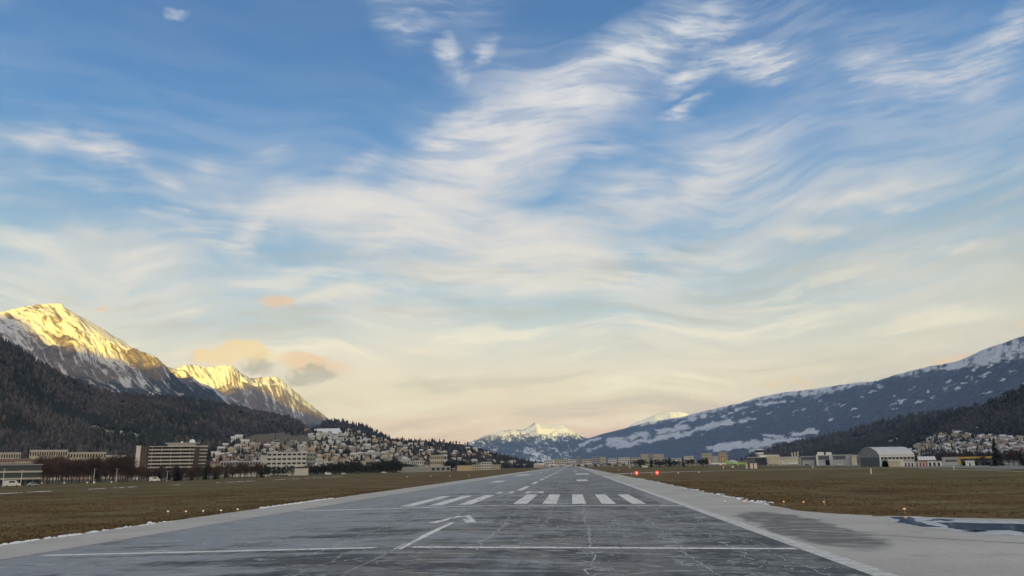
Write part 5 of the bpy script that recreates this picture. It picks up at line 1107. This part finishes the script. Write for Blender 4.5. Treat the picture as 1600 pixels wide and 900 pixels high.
# a row of flat hangars
def flat_hangar(p0, p1, ytop, D, label, doors, band, wallm):
    o, w = frame(p0, p1, D, 'hangar', label, 'hangar', GAir); H = hz((p0 + p1) / 2, ytop, D); k = w / (p1 - p0)
    part(o, 'wall', wallm, (0, w, 0, 28, -.3, H)); part(o, 'roof', LIGHTROOF, (-.4, w + .4, -.5, 28.4, H, H + .6))
    if band: part(o, 'dark_band', DKMET, (band[0] * k, band[1] * k, -.14, -.01, H * band[2], H * band[3]))
    for a, b, t, m in doors:
        n = max(1, int((b - a) * k / 4.5))
        for i in range(n): q = (b - a) * k / n; part(o, 'door', m, (a * k + q * i + .06, a * k + q * (i + 1) - .06, -.10 if m is not BLACK else -.2, -.008, 0, H * t))
    return o, w, H
flat_hangar(1253, 1275, 713.5, 930, 'low grey blue hangar, leftmost of the flat hangar row', ((1, 20, .58, METAL),), (0, 22, .62, .98), DKMET)
o, w, H = flat_hangar(1277, 1301.5, 711.8, 920, 'grey flat hangar with black open doorway in the hangar row', ((2, 12.5, .52, METAL), (13, 21, .55, BLACK)), (2.5, 21, .58, .96), METAL)
part(o, 'pillar', WHITEM, (-.6, 1.4, -.5, .6, 0, H + 1.2), (w - 3.2, w + .3, -.5, .6, 0, H + 1.2)); part(o, 'roof_cabin', WHITEM, (1, 8, 6, 12, H + .61, H + 4), (10, 16, 6, 12, H + .61, H + 3.6))
flat_hangar(1302.5, 1331, 711.2, 910, 'wide pale grey hangar with dark window band in the hangar row', ((1, 27, .5, METAL),), (0.5, 20, .56, .95), METAL)
flat_hangar(1331.5, 1346, 711.5, 900, 'cream hangar end with dark sliding door next to the arched hangar', ((8, 14, .88, DKMET),), None, CREAM)
# arched hangar
def arched():
    D = 640; A = at(1343, 724, D + 14)[:2]; B = at(1376, 724, D - 12)[:2]; C_ = at(1430, 724, D + 10)[:2]
    root = empty('arched_hangar', (B[0], B[1], -.05), math.atan2(C_[1] - B[1], C_[0] - B[0])); tag(root, 'large arched hangar with pale curved roof and green grey doors', 'hangar', GAir)
    L = float(np.linalg.norm(C_ - B)); a2 = math.atan2(C_[1] - B[1], C_[0] - B[0]); R2 = np.array([[math.cos(a2), math.sin(a2)], [-math.sin(a2), math.cos(a2)]]); g_ = R2 @ (A - B)   # gable direction in local space
    Hr, He = hz(1365, 699.2, D), hz(1376, 711.2, D - 10); n = 14
    prof = [(t, He + (Hr - He) * math.sin(math.pi * t) ** .75) for t in np.linspace(0, 1, n + 1)]
    mb = MB(); v = [(g_[0] * t, g_[1] * t, z) for t, z in prof]; m_ = len(v); v = v + [(0, 0, 0)] + [(g_[0], g_[1], 0)]
    mb.add(v, [(m_, m_ + 1) + tuple(range(m_ - 1, -1, -1))]); mb.build('gable', GREENM, root)
    mb = MB(); v2 = [(x + L, y, z) for x, y, z in v]; mb.add(v2, [tuple(range(0, m_)) + (m_ + 1, m_)]); mb.build('gable', GREENM, root)
    for i in range(n):                       # roof sheets
        mb = MB(); (t0, z0), (t1, z1) = prof[i], prof[i + 1]; p = [(g_[0] * t0, g_[1] * t0, z0), (L, 0, 0), (0, 0, 0)]
        q = [(g_[0] * t0 - .5, g_[1] * t0, z0), (g_[0] * t0 + L + .5, g_[1] * t0, z0), (g_[0] * t1 + L + .5, g_[1] * t1, z1), (g_[0] * t1 - .5, g_[1] * t1, z1)]
        q2 = [(x, y, z + .35) for x, y, z in q]; mb.add(q + q2, [(0, 1, 2, 3), (7, 6, 5, 4), (0, 4, 5, 1), (1, 5, 6, 2), (2, 6, 7, 3), (3, 7, 4, 0)][0:6]); mb.build('roof_sheet', LIGHTROOF, root)
    mb = MB(); mb.box(0, L, .05, .4, -.2, He); mb.build('side_wall', mat('grey_green_wall', (.36, .37, .35), .7, .3, nscale=.5, namp=.12), root)
    part(root, 'pale_beam', WHITEM, (-.2, L + .2, -.25, .04, He - 1.3, He - .5))
    for i in range(9): part(root, 'window', GLASS, (L * (i + .2) / 9, L * (i + .8) / 9, -.05, .04, He * .62, He * .8))
    part(root, 'corner_post', WHITEM, (-.5, .5, -.45, .04, 0, He))
    gl = math.hypot(*g_); ux, uy = g_ / gl; nx_, ny_ = -uy, ux
    if nx_ * 1 + 0 > 0: nx_, ny_ = -nx_, -ny_
    for i in range(6):
        t0, t1 = .06 + .88 * i / 6, .06 + .88 * (i + .94) / 6; mb = MB(); q = [(g_[0] * t + nx_ * .15, g_[1] * t + ny_ * .15, z) for t, z in ((t0, 0), (t1, 0), (t1, He * .82), (t0, He * .82))]; q2 = [(x - nx_ * .12, y - ny_ * .12, z) for x, y, z in q]
        mb.add(q + q2, [(0, 1, 2, 3), (7, 6, 5, 4), (0, 4, 5, 1), (1, 5, 6, 2), (2, 6, 7, 3), (3, 7, 4, 0)]); mb.build('door', mat('dark_green_door', (.11, .125, .125), .6, .3, nscale=.5, namp=.15), root)
arched()
# things in front and to the right of it
def shelter(p0, p1, ytop, D, label):
    o, w = frame(p0, p1, D, 'arched_shelter', label, 'shelter', GAir); H = hz(p0, ytop, D); n = 10
    P = [(w / 2 - w / 2 * math.cos(math.pi * i / n), H * math.sin(math.pi * i / n)) for i in range(n + 1)]; Q = [(w / 2 + (x - w / 2) * .84, z * .86) for x, z in P]
    mb = MB(); v = [(x, y, z) for y in (0, 9) for x, z in P + Q]; m_ = 2 * (n + 1)
    for i in range(n): mb.f += [(i, i + 1, n + 2 + i, n + 1 + i), (i, m_ + i, m_ + i + 1, i + 1), (n + 1 + i, n + 2 + i, m_ + n + 2 + i, m_ + n + 1 + i)]
    mb.v = v; mb.mi = [0] * len(mb.f); mb.build('shell', GREENM, o); part(o, 'back_wall', BLACK, (w * .08, w * .92, 8.6, 8.9, 0, H * .8)); 
shelter(1376.5, 1389, 717.5, 600, 'small round topped shelter with black opening before the arched hangar')
o, w = frame(1389, 1412, 605, 'shed', 'long low cream shed with rounded roof right of the black shelter', 'shed', GAir); H = hz(1400, 717.8, 605)
part(o, 'wall', CREAM, (0, w * .80, 0, 8, 0, H * .8)); part(o, 'roof', WHITEM, (-.3, w * .8 + .3, -.3, 8.3, H * .8, H)); part(o, 'pillar', WHITEM, (w * .8, w, 0, 5, 0, H * 1.0))
for i, (p0, p1, yt, m, lab) in enumerate(((1412, 1429, 721, WHITEM, 'low white shed right of the long cream shed'), (1430, 1447, 721.5, CREAM, 'low cream container shed under the slanted glass roof'), (1449, 1472, 720.3, WHITEM, 'low white container row left of the yellow roofed hall'))):
    o, w = frame(p0, p1, 610, 'shed', lab, 'shed', GAir); H = hz((p0 + p1) / 2, yt, 610); part(o, 'wall', m, (0, w, 0, 5, 0, H - .3)); part(o, 'roof', LIGHTROOF, (-.2, w + .2, -.2, 5.2, H - .3, H))
    for j in range(3): part(o, 'door', RUST if i == 1 else GLASS, (w * (.1 + .3 * j), w * (.25 + .3 * j), -.06, -.005, 0, H * .7))
o, w = frame(1436, 1464, 650, 'greenhouse', 'small hall with slanted row of pale roof lights on brown base', 'greenhouse', GAir); H0, H1 = hz(1450, 719, 650), hz(1450, 713.5, 650)
part(o, 'wall', RUST, (-1.5, w, 0, 10, 0, H0))
for i in range(6):
    mb = MB(); x0, x1 = w * (i + .06) / 6, w * (i + .94) / 6; mb.add([(x0, -.3, H0 + .01), (x1, -.3, H0 + .01), (x1 - .8, 6, H1), (x0 - .8, 6, H1), (x0, -.3, H0 + .2), (x1, -.3, H0 + .2), (x1 - .8, 6, H1 + .2), (x0 - .8, 6, H1 + .2)], [(0, 3, 2, 1), (4, 5, 6, 7), (0, 1, 5, 4), (1, 2, 6, 5), (2, 3, 7, 6), (3, 0, 4, 7)]); mb.build('roof_light', WHITEM, o)
b = Block('tower', 1432.2, 1435.6, 692.5, 900, 4, 'slim grey concrete tower rising right of the arched hangar', 'tower', GAir, G_)
o, w = frame(1473, 1554, 640, 'hall', 'long hall with yellow roof edge and grey office front, left of the conifer', 'hall', GAir); k = w / 81; H = hz(1510, 713.2, 640)
part(o, 'office_front', METAL, (0, 25 * k, 0, 16, 0, H - .6)); part(o, 'wall', DKMET, (25 * k + .02, w, 1.5, 16, 0, H - 1.6)); part(o, 'yellow_fascia', YEL, (25 * k, w, -.4, 16.2, H - 1.58, H - .2)); part(o, 'yellow_pier', YEL, (25 * k + .03, 29 * k, -.2, 1.4, 0, H - 1.6)); part(o, 'roof', LIGHTROOF, (-.2, 24.9 * k, -.3, 16.3, H - .6, H - .2))
for i in range(6): part(o, 'window', GLASS, ((5 + 3.2 * i) * k, (7.3 + 3.2 * i) * k, -.08, -.004, H * .42, H * .66))
o, w = frame(1508.5, 1523, 590, 'hut', 'small white hut standing before the yellow roofed hall', 'hut', GAir); H = hz(1515, 719.2, 590); part(o, 'wall', WHITEM, (0, w, 0, 5, 0, H - .35)); part(o, 'roof', LIGHTROOF, (-.25, w + .25, -.25, 5.25, H - .35, H)); part(o, 'door', GLASS, (w * .4, w * .55, -.06, -.005, 0, 2.0))
for p0, p1, yt, lab in ((1503, 1529, 715.8, 'dark arched shed with open front before the yellow fascia'), (1533, 1548, 717, 'second smaller dark shed left of the large conifer')):
    o, w = frame(p0, p1, 615, 'shed', lab, 'shed', GAir); H = hz(p0, yt, 615); mb = MB(); n = 8; pr = [(w / 2 - w / 2 * math.cos(math.pi * i / n), H * (.5 + .5 * math.sin(math.pi * i / n))) for i in range(n + 1)]
    v = [(x, y, z) for y in (0, 8) for x, z in pr]; mb.add(v, [(i, n + 1 + i, n + 2 + i, i + 1) for i in range(n)]); mb.build('roof', mat('dark_brown_roof', (.06, .052, .046), .8), o); part(o, 'wall', BLACK, (.2, w - .2, .4, 7.6, 0, H * .5)); 

# ------------------------------------------------------------------ airliners
def airliner(px0, px1, D, label, bodym, tailm, L=34.0, flip=False):
    a, b = at(px0, 724, D), at(px1, 724, D); w = float(np.linalg.norm((b - a)[:2])); s = w / L
    root = empty('airliner', (a[0], a[1], 0), math.atan2(b[1] - a[1], b[0] - a[0]), s); tag(root, label, 'airliner', 'airliners parked on the apron')
    Z = 3.4; mb = MB(); prof = [(0.0, .25, 1.2), (2, .9, .9), (5, 1.5, .45), (9, 1.9, .05), (24, 1.95, 0), (29, 1.85, 0), (32, 1.35, -.15), (33.4, .75, -.4), (34, .12, -.55)]; n = 14; v = []
    for x, rr, dz in prof: v += [(x, rr * math.cos(2 * math.pi * k / n), Z + dz + rr * math.sin(2 * math.pi * k / n)) for k in range(n)]
    f = [(i * n + k, (i + 1) * n + k, (i + 1) * n + (k + 1) % n, i * n + (k + 1) % n) for i in range(len(prof) - 1) for k in range(n)] + [tuple(range(n)), tuple((len(prof) - 1) * n + k for k in range(n))[::-1]]
    mb.add(v, f); o = mb.build('fuselage', bodym, root); o.data.polygons.foreach_set('use_smooth', [True] * len(o.data.polygons))
    def slab(name, pts, th, m):
        mb = MB(); k = len(pts); up = Vector(pts[1]) - Vector(pts[0]); nn = up.cross(Vector(pts[2]) - Vector(pts[0])).normalized() * th / 2; v = [tuple(Vector(p) - nn) for p in pts] + [tuple(Vector(p) + nn) for p in pts]
        mb.add(v, [tuple(range(k))[::-1], tuple(range(k, 2 * k))] + [(i, (i + 1) % k, k + (i + 1) % k, k + i) for i in range(k)]); return mb.build(name, m, root)
    slab('tail_fin', [(4.8, 0, Z + 1.9), (.9, 0, Z + 8.0), (-1.2, 0, Z + 8.0), (-.2, 0, Z + 1.8)], .35, tailm)
    for sgn in (-1, 1):
        slab('tailplane', [(3.6, 0, Z + .9), (1.2, sgn * 5.8, Z + 1.4), (-.2, sgn * 5.8, Z + 1.4), (.4, 0, Z + .9)], .25, bodym)
        slab('wing', [(20, sgn * 1.2, Z - 1.1), (12.6, sgn * 16, Z + .3), (11.0, sgn * 16, Z + .3), (13.2, sgn * 1.2, Z - 1.1)], .45, bodym)
        mb = MB(); v = []
        for x, rr in ((15.2, .6), (16.6, 1.0), (18.6, 1.15), (19.0, 1.0)): v += [(x, sgn * 5.4 + rr * math.cos(2 * math.pi * k / 12), Z - 1.7 + rr * math.sin(2 * math.pi * k / 12)) for k in range(12)]
        mb.add(v, [(i * 12 + k, (i + 1) * 12 + k, (i + 1) * 12 + (k + 1) % 12, i * 12 + (k + 1) % 12) for i in range(3) for k in range(12)] + [tuple(range(12)), tuple(36 + k for k in range(12))[::-1]]); mb.build('engine', WHITEM, root)
    for x, y in ((29.5, 0), (15.5, -2.2), (15.5, 2.2)):
        mb = MB(); mb.box(x - .12, x + .12, y - .12, y + .12, .4, Z - 1.0); mb.lathe([(.55, -.2), (.55, .2)], 10, 0, (0, 0, 0)); vv = mb.v[8:]; mb.v[8:] = [(x + a_, y + c_, .55 + b_) for a_, b_, c_ in vv]; mb.build('landing_gear', BLACK, root)
    mb = MB(); 
    for i in range(22): x = 7.5 + i * .95; mb.box(x - .17, x + .17, -1.93, -1.90 + .2, Z + .35, Z + .8)
    mb.build('windows', GLASS, root, kind='stuff'); mb = MB(); mb.box(32.1, 33.0, -.9, .9, Z + .25, Z + .75); mb.build('cockpit_window', GLASS, root)
LIME = mat('lime_green_paint', (.30, .52, .09), .45, .4)
airliner(1134.5, 1168.5, 1010, 'lime green airliner with tall fin parked left of the terminal', LIME, LIME)
airliner(1108, 1141, 1060, 'white airliner with red tail mark behind the orange mast', WHITEM, mat('white_red_tail', (.62, .40, .36), .5, .4))
airliner(1222, 1247, 1000, 'small white airliner parked before the terminal canopy', WHITEM, WHITEM)
airliner(1199, 1216, 1010, 'grey green light transport aircraft left of the small white airliner', GREENM, GREENM)

# ------------------------------------------------------------------ masts, lights, markers
def lamp_mat(name, c, e): return mat(name, c, .4, .4, emit=(c, e))
LAMPW, LAMPO, LAMPR = lamp_mat('warm_white_lens', (1, .80, .55), .12), lamp_mat('amber_lens', (1, .42, .12), .16), mat('red_lens', (1, .12, .08), .4, .4, emit=((1, .035, .02), 3.2))
STEM = mat('galvanised_stem', (.30, .29, .27), .6, .4)
def edge_light(P, h, rad, lens, label, cat, group):
    o = empty('runway_light', tuple(P), 0); tag(o, label, cat, group)
    mb = MB(); mb.lathe([(rad * 1.1, -.05), (rad * 1.1, .02), (rad * .3, .05), (rad * .3, h * .62), (rad * .8, h * .64), (rad * .8, h * .70)], 8); mb.build('stem', STEM, o)
    mb = MB(); mb.lathe([(rad * .75, h * .70), (rad, h * .80), (rad * .9, h * .93), (rad * .3, h)], 10); mb.build('lens', lens, o); return o
def gp(px, py): p = gd(px, py); p[2] = 0; return p
items = []
for px, py in ((262, 804), (290, 804), (317, 803.4), (345, 802.4), (371, 800.5)): items.append((edge_light(gp(px, py), .46, .13, LAMPW, '', '', ''), 'small lit threshold light on stem at the left grass edge', px))
give_labels(items, 'runway light', 'runway lights'); items = []
for px, py in ((1133, 788.5), (1163, 789), (1225, 789), (1256, 789.5), (1288, 789.5)): items.append((edge_light(gp(px, py), .46, .13, LAMPO, '', '', ''), 'small amber threshold light at the right pavement edge', px))
give_labels(items, 'runway light', 'runway lights')
edge_light(gp(1414, 802), .5, .14, LAMPO, 'single amber light standing beside the frozen puddle', 'runway light', 'runway lights')
items = []
for px, py in ((636, 747), (673, 746), (703, 745.6), (733, 745)): items.append((edge_light(gp(px, py), .9, .32, LAMPO, '', '', ''), 'amber edge light on the left grass near the far runway', px))
give_labels(items, 'runway light', 'runway lights'); items = []
for px, py in ((30, 758), (65, 758), (100, 757.5), (136, 757), (147, 757), (174, 756)): items.append((edge_light(gp(px, py), 1.1, .40, LAMPW, '', '', ''), 'pale marker light in a row at the far left field edge', px))
give_labels(items, 'runway light', 'runway lights'); items = []
for px, py in ((967, 736), (1060, 741), (1092, 740)): items.append((edge_light(gp(px, py), .8, .33, LAMPW, '', '', ''), 'pale light in the right grass near the red lamps', px))
give_labels(items, 'runway light', 'runway lights')
for px, py, n in ((995, 742, 'brighter red lamp glowing on the grass right of the runway'), (1027, 741.6, 'second red lamp glowing farther right on the grass')):
    P = gp(px, py); o = empty('warning_lamp', tuple(P)); tag(o, n, 'red lamp', 'red lamps beside the runway')
    mb = MB(); mb.tube([(0, 0, -.1), (0, 0, .55)], [.09, .09], 6); mb.box(-.32, .32, -.1, .25, .5, .62); mb.build('stand', STEM, o)
    mb = MB(); mb.lathe([(.24, .62), (.36, .76), (.36, .95), (.2, 1.15)], 12); mb.build('lens', LAMPR, o)
    pl = bpy.data.lights.new('red_glow', 'POINT'); part(o, 'halo_plate', mat('halo_plate', (.55, .03, .02), .5, .3), (-.6, .6, .27, .33, .45, 1.5)); pl.energy = 300; pl.color = (1, .10, .05); pl.shadow_soft_size = .4; q = bpy.data.objects.new('red_glow', pl); COL.objects.link(q); q.parent = o; q.location = (0, -.9, 1.1)  # added plate and point light imitate the halo round the red lens
for px, py, n in ((987, 742.5, 'thin pale peg left of the brighter red lamp'), (1018, 742, 'thin pale peg between the two red lamps')):
    o = empty('marker_peg', tuple(gp(px, py))); tag(o, n, 'marker peg', 'pegs beside the red lamps'); mb = MB(); mb.tube([(0, 0, -.1), (0, 0, 1.2)], [.1, .08], 6); mb.build('post', WHITEM, o); mb = MB(); mb.box(-.25, .25, -.06, .06, 1.0, 1.35); mb.build('plate', STEM, o)
# banded mast, red and white cabins
P = gp(1130.5, 734); o = empty('banded_mast', tuple(P)); tag(o, 'orange and white banded mast standing in the right field', 'mast'); H = 9.2; mb = MB()
for i in range(7): z0, z1 = H * i / 7, H * (i + 1) / 7; mb = MB(); mb.box(-.28, .28, -.28, .28, z0, z1 - .02); mb.build('band', ORANGE if i % 2 == 0 else WHITEM, o)
mb = MB(); mb.box(-1.3, .2, -.2, .2, H * .82, H * .95); mb.box(.2, 1.1, -.15, .15, H * .3, H * .42); mb.build('cross_arm', ORANGE, o)
P = gp(1176, 732.6); o = empty('antenna_cabin', tuple(P)); tag(o, 'red brown and white striped antenna cabin on the right field', 'cabin')
for i, (x0, x1, m) in enumerate(((-4.4, -3.6, WHITEM), (-3.6, -1.6, RUST), (-1.6, .4, WHITEM), (.4, 1.2, RUST), (1.2, 3.4, WHITEM), (3.4, 4.6, RUST))): part(o, 'panel', m, (x0 + .01, x1 - .01, 0, 2.5, .1, 4.0 if m is WHITEM else 4.1))
part(o, 'roof', DKMET, (-4.5, 4.7, -.1, 2.6, 4.12, 4.4)); part(o, 'equipment', DKMET, (-3.2, 2.6, 1.0, 2.6, 4.4, 7.6))
P = gp(1145, 731.8); o = empty('marker_board', tuple(P)); tag(o, 'small white marker board right of the banded mast', 'marker board'); part(o, 'board', WHITEM, (-.9, .9, -.1, .1, .4, 2.0)); part(o, 'post', STEM, (-.7, -.55, -.05, .05, -.1, .39), (.55, .7, -.05, .05, -.1, .39))
for px, py, h, w_, n in ((1361.5, 741.2, 2.2, .42, 'white marker pillar nearest in the right field'), (1491, 734.2, 2.0, .34, 'white marker pillar farther right before the yellow roofed hall'), (1270, 731.5, 1.5, .7, 'pale low marker on the grass before the flat hangars'), (1289.5, 790.5, .9, .05, 'thin brown peg behind the amber light')):
    o = empty('marker_pillar', tuple(gp(px, py))); tag(o, n, 'marker', 'markers in the right field'); mb = MB(); mb.lathe([(w_ * .6, -.05), (w_ * .5, h * .93), (w_ * .25, h)], 8); mb.build('post', WHITEM if w_ > .1 else STEM, o); part(o, 'foot', STEM, (-w_ * .7, w_ * .7, -w_ * .7, w_ * .7, -.05, .08))
def light_pole(px, D, ytop, label, wd=.16):
    P = ground_at(px, D); o = empty('light_pole', tuple(P)); tag(o, label, 'light pole', 'tall poles along the field edges'); H = hz(px, ytop, D); mb = MB(); mb.tube([(0, 0, -.2), (0, 0, H)], [wd, wd * .6], 6); mb.build('pole', WHITEM, o); part(o, 'lamp_head', STEM, (-.9, .9, -.2, .2, H, H + .25))
light_pole(7, 405, 733, 'pale thick pole before the dark glass office, leftmost'); light_pole(35, 410, 735, 'pale pole before the dark glass office, right of the leftmost'); light_pole(148, 452, 733, 'thin pale pole among bare trees before the apartment rows'); light_pole(183, 456, 733, 'thin pale pole among bare trees near the stepped row end'); light_pole(262, 468, 737, 'pale pole before the terraced hotel')
light_pole(984.5, 900, 718, 'white pole beside dark trees beyond the red lamps', .5); light_pole(411, 600, 727, 'white pole among conifers near the white office', .2); light_pole(1437, 600, 712, 'pale pole behind the low cream sheds', .2)
# vehicles parked along the left edge and on the apron
def van(px, D, L, H, m, label, cat='van'):
    P = ground_at(px, D); a = at(px, 740, D) - CAM; o = empty('parked_' + cat, (P[0], P[1], 0), math.atan2(a[1], a[0]) - math.pi / 2 + .2); tag(o, label, cat, 'vehicles parked at the field edges')
    mb = MB(); W = 1.9; pr = [(-L / 2, .35), (-L / 2, H * .85), (-L / 2 + .3, H), (L * .22, H), (L * .36, H * .58), (L / 2, H * .5), (L / 2, .35)] if cat == 'van' else [(-L / 2, .35), (-L / 2, H * .62), (-L * .36, H * .66), (-L * .24, H), (L * .12, H), (L * .28, H * .62), (L / 2, H * .54), (L / 2, .35)]
    k = len(pr); mb.add([(x, y, z) for y in (-W / 2, W / 2) for x, z in pr], [tuple(range(k))[::-1], tuple(range(k, 2 * k))] + [(i, (i + 1) % k, k + (i + 1) % k, k + i) for i in range(k)]); mb.build('body', m, o)
    part(o, 'window', GLASS, (-L * .2, L * .16, -W / 2 - .02, -W / 2 + .01, H * .64, H * .9))
    for x in (-L * .3, L * .3):
        for y in (-W / 2, W / 2): mb = MB(); mb.lathe([(.34, -.1), (.34, .1)], 10); mb.v = [(x + p, y + q, .34 + z_) for p, z_, q in mb.v]; mb.build('wheel', BLACK, o)
van(21, 400, 6.2, 2.7, WHITEM, 'white van parked under the dark glass office'); van(54, 402, 4.4, 1.6, mat('silver_paint', (.38, .39, .40), .4, .5), 'silver car parked right of the white van', 'car'); van(243, 470, 5.5, 2.6, WHITEM, 'white van before the terraced hotel'); van(513, 700, 5.4, 2.6, WHITEM, 'white van before the black evergreen belt'); van(537, 720, 4.4, 1.7, WHITEM, 'white car right of the van before the evergreens', 'car')
van(600, 800, 4.6, 1.8, WHITEM, 'white car at the right end of the evergreen belt', 'car'); van(1008, 1000, 7, 3.0, WHITEM, 'white van beyond the red lamps'); van(1262, 880, 4.6, 1.7, BLACK, 'dark car before the leftmost flat hangar', 'car'); van(1314, 860, 4.6, 1.7, WHITEM, 'white car before the wide pale grey hangar', 'car')
# fence along the left field
o = empty('field_fence', (-268.5, 330, 0)); tag(o, 'long thin dark wire fence along the left airfield edge', 'fence')
mb = MB()
for i in range(110): y = i * 5.0; mb.box(-.05, .05, y - .05, y + .05, -.1, 2.3)
mb.build('post', STEM, o, kind='stuff'); mb = MB()
for z in (.3, .8, 1.3, 1.8, 2.25): mb.box(-.02, .02, 0, 545, z - .02, z + .02)
mb.build('wire', STEM, o, kind='stuff')
# ------------------------------------------------------------------ valley air
def haze():
    x0, x1, y0, y1, z0, z1 = -9500, 12500, -6000, 21000, -9, 1960
    v = [(x, y, z) for x in (x0, x1) for y in (y0, y1) for z in (z0, z1)]
    f = [(0, 1, 3, 2), (4, 6, 7, 5), (0, 4, 5, 1), (2, 3, 7, 6), (0, 2, 6, 4), (1, 5, 7, 3)]
    me = bpy.data.meshes.new('haze'); me.from_pydata(v, [], f)
    m = bpy.data.materials.new('haze'); m.use_nodes = True; g = N(m.node_tree); g.n.clear()
    o = g.node('ShaderNodeOutputMaterial'); p = g.node('ShaderNodeVolumePrincipled', {'Color': (.38, .61, 1.0), 'Density': HAZE_DENSITY, 'Anisotropy': 0.0})
    g.l.new(p.outputs[0], o.inputs['Volume']); me.materials.append(m)
    link('haze', me, kind='stuff')
HAZE_DENSITY = 3.7e-5
haze()
